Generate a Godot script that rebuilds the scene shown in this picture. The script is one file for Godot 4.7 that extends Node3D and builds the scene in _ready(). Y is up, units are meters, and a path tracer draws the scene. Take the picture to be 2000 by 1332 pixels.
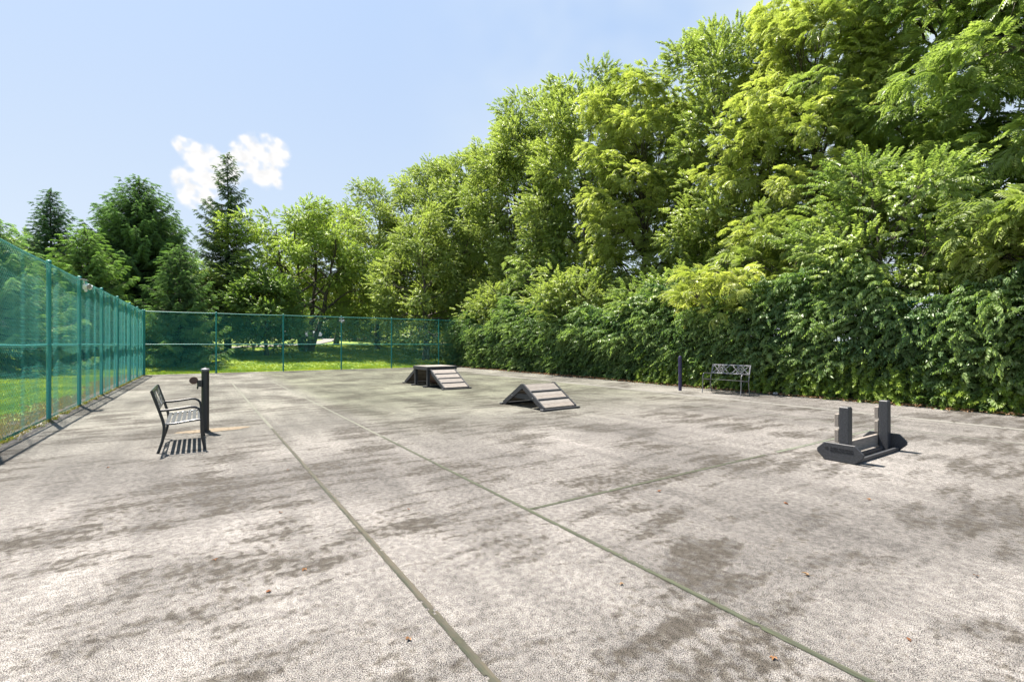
extends Node3D
# World axes follow the old tennis court: +x runs across it (away from the left fence), -z runs along it (towards the back fence).
# at(across, up, along) gives a point; one unit is a metre; the camera stands at the origin 1.5 m above the court.

const SUN_DIR := Vector3(-0.13, 0.9, -0.43)
var rng := RandomNumberGenerator.new()
var taken := {}

# ------------------------------------------------------------------ mesh collecting
class MB:
	var v := PackedVector3Array()
	var n := PackedVector3Array()
	var uv := PackedVector2Array()
	var c := PackedColorArray()
	var col := Color(1, 1, 1)

	func tri(a: Vector3, b: Vector3, d: Vector3, na: Vector3, nb: Vector3, nd: Vector3) -> void:
		var g := (b - a).cross(d - a)
		if g.dot(na + nb + nd) > 0.0:          # front faces run clockwise
			v.append(a); v.append(d); v.append(b)
			n.append(na); n.append(nd); n.append(nb)
		else:
			v.append(a); v.append(b); v.append(d)
			n.append(na); n.append(nb); n.append(nd)
		for i in 3:
			c.append(col)

	func flat(a: Vector3, b: Vector3, d: Vector3, out: Vector3) -> void:
		var g := (b - a).cross(d - a)
		if g.length_squared() < 1e-16:
			return
		g = g.normalized()
		if g.dot(out) < 0.0:
			g = -g
		tri(a, b, d, g, g, g)

	func quad(a: Vector3, b: Vector3, d: Vector3, e: Vector3, out: Vector3) -> void:
		flat(a, b, d, out)
		flat(a, d, e, out)

	# a prism over a convex outline (in the x-y plane of t), from z = -thick/2 to thick/2, with chamfered rims
	func prism(outline: Array, thick: float, bevel: float, t: Transform3D) -> void:
		var mid := Vector2.ZERO
		for p in outline:
			mid += p
		mid /= outline.size()
		var small := []
		for p in outline:
			var d: Vector2 = p - mid
			small.append(mid + d * (1.0 - bevel * 1.4 / maxf(d.length(), 0.001)))
		var h := thick / 2.0
		var rings := [[small, -h], [outline, -h + bevel], [outline, h - bevel], [small, h]]
		var centre := t * Vector3(mid.x, mid.y, 0)
		var k := outline.size()
		var pts := []
		for r in rings:
			var ring := []
			for p in r[0]:
				ring.append(t * Vector3(p.x, p.y, r[1]))
			pts.append(ring)
		for r in 3:
			for i in k:
				var j := (i + 1) % k
				var o: Vector3 = (pts[r][i] + pts[r + 1][j]) / 2.0 - centre
				quad(pts[r][i], pts[r][j], pts[r + 1][j], pts[r + 1][i], o)
		for e in [0, 3]:
			var o: Vector3 = t.basis.z * (-1.0 if e == 0 else 1.0)
			for i in range(1, k - 1):
				flat(pts[e][0], pts[e][i], pts[e][i + 1], o)

	func box(centre: Vector3, size: Vector3, basis := Basis(), bevel := 0.004) -> void:
		var a := size.x / 2.0
		var b := size.y / 2.0
		var e := bevel
		# eight-sided outline: the four upright edges are chamfered too
		prism([Vector2(-a + e, -b), Vector2(a - e, -b), Vector2(a, -b + e), Vector2(a, b - e), Vector2(a - e, b), Vector2(-a + e, b), Vector2(-a, b - e), Vector2(-a, -b + e)], size.z, e, Transform3D(basis, centre))

	func bar(a: Vector3, b: Vector3, w: float, h: float, up := Vector3.UP, bevel := 0.003) -> void:
		var x := (b - a).normalized()
		var z := x.cross(up).normalized()
		var y := z.cross(x)
		box((a + b) / 2.0, Vector3((b - a).length(), h, w), Basis(x, y, z), bevel)

	# a tube along points; flat_y squashes it into a strip
	func tube(p: Array, r: Array, sides := 8, caps := true, squash := 1.0) -> void:
		var k := p.size()
		var rings := []
		var norms := []
		var side := Vector3.ZERO
		for i in k:
			var along: Vector3 = (p[mini(i + 1, k - 1)] - p[maxi(i - 1, 0)]).normalized()
			if side == Vector3.ZERO:
				side = along.cross(Vector3.RIGHT if absf(along.x) < 0.8 else Vector3.UP).normalized()
			else:
				side = (side - along * side.dot(along)).normalized()
			var other := along.cross(side)
			var ring := []
			var nn := []
			for s in sides:
				var q := TAU * s / sides
				var d := side * cos(q) + other * sin(q) * squash
				ring.append(p[i] + d * r[i])
				nn.append((side * cos(q) + other * sin(q) / maxf(squash, 0.2)).normalized())
			rings.append(ring)
			norms.append(nn)
		for i in k - 1:
			for s in sides:
				var u := (s + 1) % sides
				tri(rings[i][s], rings[i][u], rings[i + 1][u], norms[i][s], norms[i][u], norms[i + 1][u])
				tri(rings[i][s], rings[i + 1][u], rings[i + 1][s], norms[i][s], norms[i + 1][u], norms[i + 1][s])
		if caps:
			for e in [0, k - 1]:
				var o: Vector3 = (p[0] - p[1]) if e == 0 else (p[k - 1] - p[k - 2])
				for s in range(1, sides - 1):
					flat(rings[e][0], rings[e][s], rings[e][s + 1], o)

	# a profile of (radius, height) turned round an upright axis
	func lathe(profile: Array, at: Vector3, sides := 20, basis := Basis()) -> void:
		for i in profile.size() - 1:
			var a: Vector2 = profile[i]
			var b: Vector2 = profile[i + 1]
			var d := (b - a).normalized()
			var o := Vector2(d.y, -d.x)
			for s in sides:
				var q := TAU * s / sides
				var w := TAU * (s + 1) / sides
				var e1 := Vector3(cos(q), 0, sin(q))
				var e2 := Vector3(cos(w), 0, sin(w))
				var n1 := basis * (e1 * o.x + Vector3.UP * o.y)
				var n2 := basis * (e2 * o.x + Vector3.UP * o.y)
				var p1 := at + basis * (e1 * a.x + Vector3.UP * a.y)
				var p2 := at + basis * (e2 * a.x + Vector3.UP * a.y)
				var p3 := at + basis * (e2 * b.x + Vector3.UP * b.y)
				var p4 := at + basis * (e1 * b.x + Vector3.UP * b.y)
				if a.x > 0.0001:
					tri(p1, p2, p3, n1, n2, n2)
				if b.x > 0.0001:
					tri(p1, p3, p4, n1, n2, n1)

	func leaf(base: Vector3, dir: Vector3, up: Vector3, length: float, width: float, fold := 0.2, droop := 0.0) -> void:
		var d := dir.normalized()
		var s := d.cross(up).normalized()
		var u := s.cross(d)
		var tip := base + d * length - u * droop * length
		var m := base + d * length * 0.45
		var l := m + s * width * 0.5 + u * fold * width
		var r := m - s * width * 0.5 + u * fold * width
		flat(base, l, tip, u)
		flat(base, tip, r, u)

	func mesh() -> ArrayMesh:
		var a := []
		a.resize(Mesh.ARRAY_MAX)
		a[Mesh.ARRAY_VERTEX] = v
		a[Mesh.ARRAY_NORMAL] = n
		a[Mesh.ARRAY_COLOR] = c
		if uv.size() == v.size():
			a[Mesh.ARRAY_TEX_UV] = uv
		var m := ArrayMesh.new()
		m.add_surface_from_arrays(Mesh.PRIMITIVE_TRIANGLES, a)
		return m

# ------------------------------------------------------------------ naming
func numbered(called: String) -> String:
	var k: int = taken.get(called, 0)
	taken[called] = k + 1
	return called if k == 0 else "%s_%03d" % [called, k]

func thing(called: String, label: String, category: String, where := Vector3.ZERO, turn := 0.0, group := "") -> Node3D:
	var o := Node3D.new()
	o.name = numbered(called)
	add_child(o)
	o.position = where
	o.rotation.y = turn
	tag(o, label, category, group)
	return o

func tag(o: Node, label: String, category: String, group := "") -> void:
	o.set_meta("label", label)
	o.set_meta("category", category)
	if group:
		o.set_meta("group", group)

func part(called: String, m: Mesh, mat: Material, parent: Node, where := Transform3D()) -> MeshInstance3D:
	var o := MeshInstance3D.new()
	o.name = called
	o.mesh = m
	o.material_override = mat
	o.transform = where
	parent.add_child(o, true)
	return o

func solo(called: String, m: Mesh, mat: Material, label: String, category: String, group := "") -> MeshInstance3D:
	var o := MeshInstance3D.new()
	o.name = numbered(called)
	o.mesh = m
	o.material_override = mat
	add_child(o)
	tag(o, label, category, group)
	return o

func struct(called: String, m: Mesh, mat: Material, label: String, category: String) -> MeshInstance3D:
	var o := solo(called, m, mat, label, category)
	o.set_meta("kind", "structure")
	return o

func many(called: String, m: Mesh, mat: Material, spots: Array, tints: PackedColorArray, parent: Node) -> MultiMeshInstance3D:
	var mm := MultiMesh.new()
	mm.transform_format = MultiMesh.TRANSFORM_3D
	mm.use_colors = true
	mm.mesh = m
	mm.instance_count = spots.size()
	for i in spots.size():
		mm.set_instance_transform(i, spots[i])
		mm.set_instance_color(i, tints[i])
	var o := MultiMeshInstance3D.new()
	o.name = called
	o.multimesh = mm
	o.material_override = mat
	o.set_meta("kind", "stuff")
	parent.add_child(o, true)
	return o

# ------------------------------------------------------------------ places
func at(across: float, up: float, along: float) -> Vector3:
	return Vector3(across, up, -along)

func ground_height(across: float, along: float) -> float:
	var h := 0.0
	if along > 29.0:
		var s := along - 29.0
		h += 0.075 * (minf(s, 29.0) - 2.0 * (1.0 - exp(-s / 2.0))) + 0.015 * maxf(s - 29.0, 0.0)
	if across < -2.6:
		h += 0.02 * minf(-2.6 - across, 80.0)
	return h

func on_ground(across: float, along: float, up := 0.0) -> Vector3:
	return at(across, ground_height(across, along) + up, along)

func rnd(a := 0.0, b := 1.0) -> float:
	return rng.randf_range(a, b)

func rdir() -> Vector3:
	return Vector3(rng.randfn(), rng.randfn(), rng.randfn()).normalized()

# ------------------------------------------------------------------ materials
var M := {}

func plain(color: Color, rough := 0.6, metal := 0.0) -> StandardMaterial3D:
	var m := StandardMaterial3D.new()
	m.albedo_color = color.linear_to_srgb()
	m.roughness = rough
	m.metallic = metal
	return m

func noise(kind: int, freq: float, octaves := 4, sd := 1) -> FastNoiseLite:
	var f := FastNoiseLite.new()
	f.noise_type = kind
	f.frequency = freq
	f.seed = sd
	f.fractal_octaves = octaves
	f.fractal_type = FastNoiseLite.FRACTAL_FBM if octaves > 1 else FastNoiseLite.FRACTAL_NONE
	return f

func ramp_texture(f: FastNoiseLite, size: int, colors: Array, stops: Array) -> NoiseTexture2D:
	var t := NoiseTexture2D.new()
	t.width = size
	t.height = size
	t.seamless = true
	t.noise = f
	var g := Gradient.new()
	g.offsets = PackedFloat32Array(stops)
	var cs := PackedColorArray()
	for c in colors:
		cs.append(c.linear_to_srgb())
	g.colors = cs
	t.color_ramp = g
	return t

func worn(colors: Array, stops: Array, freq: float, size_m: float, rough: float, metal := 0.0, bump := 0.0) -> StandardMaterial3D:
	var m := StandardMaterial3D.new()
	m.albedo_texture = ramp_texture(noise(FastNoiseLite.TYPE_SIMPLEX, freq, 5, colors.size() + int(freq * 1000)), 256, colors, stops)
	m.uv1_triplanar = true
	m.uv1_scale = Vector3.ONE / size_m
	m.roughness = rough
	m.metallic = metal
	if bump > 0.0:
		m.heightmap_enabled = true
		m.heightmap_texture = ramp_texture(noise(FastNoiseLite.TYPE_SIMPLEX, freq * 2.0, 4, 7), 256, [Color.BLACK, Color.WHITE], [0.0, 1.0])
		m.heightmap_scale = bump
	return m

func leaf_material(back: Color, rough := 0.42) -> StandardMaterial3D:
	var m := StandardMaterial3D.new()
	m.vertex_color_use_as_albedo = true
	m.roughness = rough
	m.metallic_specular = 0.5
	m.backlight_enabled = true
	m.backlight = back.linear_to_srgb()
	m.cull_mode = BaseMaterial3D.CULL_DISABLED
	return m

func make_materials() -> void:
	M.leaf = leaf_material(Color(0.9, 1.0, 0.45))
	M.needle = leaf_material(Color(0.5, 0.6, 0.3), 0.6)
	M.grass = leaf_material(Color(0.95, 1.0, 0.4), 0.6)
	M.dry = leaf_material(Color(0.3, 0.22, 0.1), 0.8)
	M.bark = worn([Color(0.03, 0.025, 0.02), Color(0.09, 0.075, 0.06), Color(0.16, 0.14, 0.115)], [0.2, 0.5, 0.85], 0.03, 0.8, 0.9, 0.0, 1.2)
	M.bark_dark = worn([Color(0.02, 0.016, 0.014), Color(0.06, 0.05, 0.042), Color(0.1, 0.085, 0.07)], [0.2, 0.5, 0.85], 0.03, 0.7, 0.9, 0.0, 1.0)
	M.teal = plain(Color(0.012, 0.2, 0.18), 0.45)
	M.teal_wire = plain(Color(0.02, 0.30, 0.27), 0.4)
	M.black_paint = worn([Color(0.012, 0.013, 0.015), Color(0.022, 0.024, 0.027), Color(0.04, 0.04, 0.04)], [0.2, 0.6, 0.95], 0.05, 0.3, 0.38)
	M.slat = worn([Color(0.06, 0.065, 0.07), Color(0.085, 0.09, 0.095), Color(0.11, 0.11, 0.115)], [0.2, 0.6, 0.95], 0.05, 0.3, 0.3)  # dark gloss paint, greyed in colour for the sky it reflects
	M.slat.clearcoat_enabled = true
	M.slat.clearcoat = 0.35
	M.slat.clearcoat_roughness = 0.2
	M.sheen_paint = worn([Color(0.10, 0.085, 0.075), Color(0.20, 0.2, 0.21), Color(0.27, 0.27, 0.29)], [0.2, 0.5, 0.9], 0.02, 0.5, 0.35, 0.3)  # weathered dark metal, its grey lightened to hold the sun's sheen
	M.purple_paint = worn([Color(0.02, 0.014, 0.045), Color(0.03, 0.022, 0.08), Color(0.05, 0.04, 0.11)], [0.2, 0.5, 0.9], 0.03, 0.4, 0.35)
	M.cap = plain(Color(0.22, 0.22, 0.235), 0.4, 0.3)
	M.steel = plain(Color(0.55, 0.55, 0.55), 0.3, 0.9)
	M.rusty = worn([Color(0.05, 0.025, 0.015), Color(0.13, 0.07, 0.045), Color(0.2, 0.12, 0.08)], [0.2, 0.5, 0.9], 0.05, 0.15, 0.7, 0.3)
	M.recycled = worn([Color(0.02, 0.0215, 0.025), Color(0.032, 0.0345, 0.040), Color(0.046, 0.049, 0.056)], [0.2, 0.55, 0.9], 0.06, 0.4, 0.55, 0.0, 0.15)
	M.lettering = plain(Color(0.008, 0.008, 0.01), 0.7)
	M.white_plastic = worn([Color(0.62, 0.60, 0.59), Color(0.72, 0.71, 0.7), Color(0.78, 0.77, 0.77)], [0.1, 0.5, 0.9], 0.05, 0.2, 0.4)
	M.solar = plain(Color(0.3, 0.3, 0.31), 0.2)
	M.lens = plain(Color(0.3, 0.29, 0.26), 0.15)
	M.paper = plain(Color(0.5, 0.5, 0.5), 0.8)
	M.planks = []
	for k in 4:
		var e: Array = [Color(0.19, 0.17, 0.15), Color(0.205, 0.18, 0.157), Color(0.178, 0.16, 0.143), Color(0.215, 0.196, 0.175)]
		var a: Color = e[k]
		var m := StandardMaterial3D.new()
		m.albedo_texture = ramp_texture(noise(FastNoiseLite.TYPE_SIMPLEX, 0.02, 5, 40 + k), 256, [a * 0.8, a, a * 1.15], [0.2, 0.5, 0.85])
		m.uv1_triplanar = true
		m.uv1_scale = Vector3(0.9, 9, 9)
		m.roughness = 0.75
		M.planks.append(m)
	M.tan = M.planks[1]
	M.concrete = worn([Color(0.14, 0.13, 0.12), Color(0.17, 0.16, 0.148), Color(0.2, 0.19, 0.18)], [0.2, 0.5, 0.85], 0.02, 2.0, 0.9)
	M.orange_stain = worn([Color(0.09, 0.065, 0.038), Color(0.14, 0.107, 0.065), Color(0.16, 0.135, 0.1)], [0.2, 0.5, 0.85], 0.03, 0.5, 0.9)
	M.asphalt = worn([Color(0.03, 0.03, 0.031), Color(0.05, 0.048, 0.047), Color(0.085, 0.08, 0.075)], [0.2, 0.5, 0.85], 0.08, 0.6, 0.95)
	M.road = worn([Color(0.12, 0.115, 0.12), Color(0.145, 0.14, 0.148), Color(0.17, 0.165, 0.17)], [0.2, 0.5, 0.85], 0.05, 3.0, 0.9)
	M.crack = plain(Color(0.035, 0.032, 0.028), 0.95)
	M.soil = worn([Color(0.05, 0.03, 0.02), Color(0.11, 0.065, 0.04), Color(0.19, 0.125, 0.085)], [0.2, 0.5, 0.85], 0.06, 0.8, 1.0, 0.0, 3.0)
	M.car = plain(Color(0.75, 0.75, 0.76), 0.2)
	M.car_glass = plain(Color(0.015, 0.017, 0.02), 0.08)
	M.tyre = plain(Color(0.02, 0.02, 0.02), 0.8)
	M.vertex = StandardMaterial3D.new()
	M.vertex.vertex_color_use_as_albedo = true
	M.vertex.roughness = 0.9
	var lawn := StandardMaterial3D.new()
	lawn.albedo_texture = ramp_texture(noise(FastNoiseLite.TYPE_SIMPLEX, 0.012, 5, 3), 512, [Color(0.10, 0.17, 0.018), Color(0.16, 0.26, 0.022), Color(0.23, 0.32, 0.034), Color(0.28, 0.31, 0.065)], [0.15, 0.42, 0.62, 0.9])
	lawn.uv1_triplanar = true
	lawn.uv1_world_triplanar = true
	lawn.uv1_scale = Vector3.ONE / 9.0
	lawn.detail_enabled = true
	lawn.detail_blend_mode = BaseMaterial3D.BLEND_MODE_MUL
	lawn.detail_uv_layer = BaseMaterial3D.DETAIL_UV_2
	lawn.uv2_triplanar = true
	lawn.uv2_world_triplanar = true
	lawn.uv2_scale = Vector3.ONE / 0.9
	lawn.detail_albedo = ramp_texture(noise(FastNoiseLite.TYPE_SIMPLEX, 0.06, 4, 9), 256, [Color(0.45, 0.45, 0.45), Color(1, 1, 1)], [0.2, 0.7])
	lawn.roughness = 0.95
	M.lawn = lawn

# ------------------------------------------------------------------ sky
func make_sky() -> PanoramaSkyMaterial:
	var small := Image.create(400, 192, false, Image.FORMAT_RGBF)
	var sun := SUN_DIR.normalized()
	for y in 192:
		var el := PI / 2.0 - PI * (y + 0.5) / 192.0
		for x in 400:
			var az := TAU * (x - 8 + 0.5) / 384.0          # clockwise from -z
			var d := Vector3(sin(az) * cos(el), sin(el), -cos(az) * cos(el))
			var c: Color
			if el >= 0.0:
				var t := pow(1.0 - sin(el), 1.8)
				c = Color(0.31, 0.53, 0.93).lerp(Color(0.80, 0.905, 1.0), t)
				var near := maxf(d.dot(sun), 0.0)
				c += Color(0.5, 0.48, 0.42) * pow(near, 9.0) * 0.35 + Color(0.16, 0.12, 0.06) * pow(near, 2.0)
			else:
				c = Color(0.74, 0.86, 1.0).lerp(Color(0.18, 0.2, 0.14), clampf(-el * 8.0, 0.0, 1.0))
			small.set_pixel(x, y, c)
	small.resize(3200, 1536, Image.INTERPOLATE_CUBIC)
	small = small.get_region(Rect2i(64, 0, 3072, 1536))
	# the one cumulus over the spruces: [azimuth, elevation, radius] in degrees
	var blobs := [[5.70, 19.03, 2.31], [4.27, 19.27, 1.51], [7.17, 19.76, 1.31], [6.18, 17.38, 1.29], [0.65, 18.14, 1.33], [-0.64, 18.58, 1.02], [-1.48, 19.08, 0.64], [1.97, 17.2, 1.6], [3.2, 17.8, 1.5],
		[-0.64, 15.92, 1.5], [0.6, 15.6, 1.35], [-0.6, 14.3, 1.05], [0.9, 14.1, 0.8], [7.41, 16.80, 0.53], [-1.68, 16.06, 0.55]]
	var f := noise(FastNoiseLite.TYPE_SIMPLEX, 0.55, 6, 11)
	var veil := noise(FastNoiseLite.TYPE_SIMPLEX, 0.035, 4, 5)
	for y in range(0, 768):
		var el := 90.0 - 180.0 * (y + 0.5) / 1536.0
		for x in range(-60, 900):
			var az := 360.0 * (x + 0.5) / 3072.0
			var px := posmod(x, 3072)
			var c := small.get_pixel(px, y)
			var hazy := clampf(0.6 + 0.9 * veil.get_noise_3d(az, el * 1.6, 3.0), 0.0, 1.0) * smoothstep(16.0, 42.0, az) * smoothstep(104.0, 75.0, az) * smoothstep(90.0, 60.0, el)
			c = c.lerp(Color(0.9, 0.97, 1.0), hazy * 0.6)
			if el > 11.0 and el < 24.0 and az < 12.0 and az > -6.0:
				var s := 0.0
				for b in blobs:
					var r: float = b[2] * 1.25
					var q := (Vector2(az - b[0], el - b[1]) / r).length_squared()
					s += maxf(0.0, 1.0 - q) * 1.1
				var w := f.get_noise_2d(az * 1.0, el * 1.25)
				var density := pow(smoothstep(0.14, 1.05, minf(s, 1.25) * 0.85 + w * 1.0 * smoothstep(0.0, 0.55, s)), 1.15)
				density = maxf(density, 0.42 * smoothstep(0.0, 0.75, s + w * 0.9) * smoothstep(0.08, 0.5, s))
				var thick := smoothstep(0.9, 2.2, s + f.get_noise_2d(az + 40.0, el) * 1.6)
				c = c.lerp(Color(1.05, 1.04, 1.03).lerp(Color(0.78, 0.79, 0.81), thick * 0.4 * clampf(0.5 - f.get_noise_2d(az * 1.7, el * 2.0 + 30.0), 0.0, 1.0)), density)
			small.set_pixel(px, y, c)
	var m := PanoramaSkyMaterial.new()
	m.panorama = ImageTexture.create_from_image(small)
	return m

# ------------------------------------------------------------------ the court
func stretched(f: FastNoiseLite, w: int, h: int, by_x: int, by_y: int) -> PackedByteArray:
	var im: Image = f.get_image(w / by_x, h / by_y, false, false, false)
	im.convert(Image.FORMAT_L8)
	im.resize(w, h, Image.INTERPOLATE_CUBIC)
	return im.get_data()

func level(f: FastNoiseLite, scale: float, skip: float, by_y := 1) -> FastNoiseLite:
	f.frequency /= scale
	f.offset = Vector3(0, skip * scale / by_y, 0)
	return f

# the albedo of one sheet of the court; scale is pixels per 17 mm, skip the sheet's first row in 17 mm steps from the far end
func court_texture(w: int, h: int, scale: float, skip: float) -> ImageTexture:
	var big := stretched(level(noise(FastNoiseLite.TYPE_SIMPLEX, 0.0075, 4, 21), scale, skip), w, h, 1, 1)       # metres-wide stains
	var flake := stretched(level(noise(FastNoiseLite.TYPE_SIMPLEX, 0.15, 6, 22), scale, skip), w, h, 1, 1)        # ragged flakes
	var tone := stretched(level(noise(FastNoiseLite.TYPE_SIMPLEX, 0.004, 3, 23), scale, skip), w, h, 1, 1)
	var streak := stretched(level(noise(FastNoiseLite.TYPE_SIMPLEX, 0.035, 4, 24), scale, skip, 8), w, h, 1, 8)   # drag marks along the court
	var sweep := stretched(level(noise(FastNoiseLite.TYPE_SIMPLEX, 0.05, 5, 25), scale, skip), w, h, 4, 1)        # and across it
	var out := PackedByteArray()
	out.resize(w * h * 3)
	var i := 0
	var rs := 777
	var tracks := [-0.95, -0.55, -0.1, 0.45, 1.55, 3.1, 3.6, 5.4, 6.0, 9.0]
	for y in h:
		var along := 29.0 - 0.017 * (skip + y / scale)
		var far := smoothstep(5.0, 14.0, along)
		for x in w:
			var across := -2.5 + 17.4 * x / w
			var b := big[i] / 255.0
			var f := flake[i] / 255.0
			var s := streak[i] / 255.0
			var t := tone[i] / 255.0
			var p := sweep[i] / 255.0
			rs = (rs * 1103515245 + 12345) & 0x7fffffff
			var speck := (rs >> 9 & 255) / 255.0 - 0.5
			var tread := 0.0
			for c in tracks:
				var q := absf(across - c - 0.25 * sin(along * 0.35 + c))
				if q < 0.13:
					tread += smoothstep(0.13, 0.05, q) * smoothstep(-0.1, 0.6, sin(along * 41.0 + across * 6.0)) * smoothstep(0.42, 0.6, b * 0.6 + t * 0.4) * 0.10
			var stain := clampf((speck * 0.10 + tread + b * 0.55 + p * 0.50 + f * 0.62 + s * 0.12 - 0.945) * 4.2, 0.0, 1.0)
			stain = lerpf(stain, clampf((b * 0.6 + p * 0.5 + f * 0.25 - 0.68) * 4.0, 0.0, 0.75), far * 0.5)
			var inner := smoothstep(2.3, 3.2, across) * smoothstep(12.2, 11.4, across) * far
			var light := 0.86 + 0.3 * (t - 0.5) + 0.15 * (f - 0.5) + 0.18 * (s - 0.5) + 0.16 * (p - 0.5)
			light *= 1.0 - 0.16 * smoothstep(0.47, 0.66, p * 0.6 + b * 0.4)
			var r := (0.868 - 0.012 * far) * light
			var g := (0.846 + 0.002 * far) * light
			var u := (0.816 - 0.03 * far) * light
			r = lerpf(r, 0.45, stain * 0.9) * (1.0 - 0.09 * inner)
			g = lerpf(g, 0.425, stain * 0.9) * (1.0 - 0.07 * inner)
			u = lerpf(u, 0.385, stain * 0.9) * (1.0 - 0.13 * inner)
			var o := i * 3
			out[o] = int(clampf(r, 0.0, 1.0) * 255.0)
			out[o + 1] = int(clampf(g, 0.0, 1.0) * 255.0)
			out[o + 2] = int(clampf(u, 0.0, 1.0) * 255.0)
			i += 1
	return ImageTexture.create_from_image(Image.create_from_data(w, h, false, Image.FORMAT_RGB8, out))

# coarse mineral grain, about 2 mm a pixel
func grain_texture() -> ImageTexture:
	var k := 1024
	var grain := noise(FastNoiseLite.TYPE_SIMPLEX, 0.27, 3, 31).get_seamless_image(k, k).get_data()
	var blot := noise(FastNoiseLite.TYPE_SIMPLEX, 0.03, 3, 32).get_seamless_image(k, k).get_data()
	var fine := PackedByteArray()
	fine.resize(k * k * 3)
	var rs := 12345
	for j in k * k:
		rs = (rs * 1103515245 + 12345) & 0x7fffffff
		var white := (rs >> 8 & 255) / 255.0
		var v := clampf((grain[j] / 255.0 - 0.5) * 1.6 + (blot[j] / 255.0 - 0.5) * 0.35 + 0.80 + (white - 0.5) * 0.38, 0.22, 1.0)
		var hue := ((rs >> 16 & 255) / 255.0 - 0.5) * 0.13
		fine[j * 3] = int(clampf(v + hue * 0.4, 0, 1) * 255.0)
		fine[j * 3 + 1] = int(clampf(v - absf(hue) * 0.35, 0, 1) * 255.0)
		fine[j * 3 + 2] = int(clampf(v - hue * 0.5, 0, 1) * 255.0)
	return ImageTexture.create_from_image(Image.create_from_data(k, k, false, Image.FORMAT_RGB8, fine))

func court_material(albedo: ImageTexture, grain: ImageTexture) -> StandardMaterial3D:
	var m := StandardMaterial3D.new()
	m.albedo_texture = albedo
	m.albedo_color = Color(0.425, 0.436, 0.433).linear_to_srgb()
	m.detail_enabled = true
	m.detail_blend_mode = BaseMaterial3D.BLEND_MODE_MUL
	m.detail_uv_layer = BaseMaterial3D.DETAIL_UV_2
	m.uv2_triplanar = true
	m.uv2_world_triplanar = true
	m.uv2_scale = Vector3.ONE / 2.3
	m.detail_albedo = grain
	m.roughness = 0.92
	m.metallic_specular = 0.3
	return m

func strip(points: Array, width: float, jitter: float, up: float, colors := [], step := 0.045) -> ArrayMesh:
	var mb := MB.new()
	var last := []
	var run := noise(FastNoiseLite.TYPE_SIMPLEX, 1.3, 4, 88)
	for s in points.size() - 1:
		var a: Vector3 = points[s]
		var b: Vector3 = points[s + 1]
		var k := maxi(1, int((b - a).length() / step))
		var side := (b - a).cross(Vector3.UP).normalized()
		for i in range(0 if s == 0 else 1, k + 1):
			var p := a.lerp(b, float(i) / k) + Vector3.UP * up
			var w := width * 0.5
			var now := [p + side * (w + rnd(-jitter, jitter)), p - side * (w + rnd(-jitter, jitter))]
			if last:
				for h in 3:
					var u := h / 3.0
					var e := (h + 1) / 3.0
					if colors and run.get_noise_3d(p.x * 9.0 + 40.0, 9.0 + h * 0.8, p.z * 9.0) > 0.46:
						continue
					if colors:
						mb.col = (colors[0] as Color).lerp(colors[1], clampf(0.5 + 0.9 * run.get_noise_3d(p.x * 1.2, h * 0.5, p.z * 1.2) + rnd(-0.12, 0.12) - 0.25 * (h - 1), 0.0, 1.0))
					mb.quad(last[0].lerp(last[1], u), now[0].lerp(now[1], u), now[0].lerp(now[1], e), last[0].lerp(last[1], e), Vector3.UP)
			last = now
	return mb.mesh()

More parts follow.
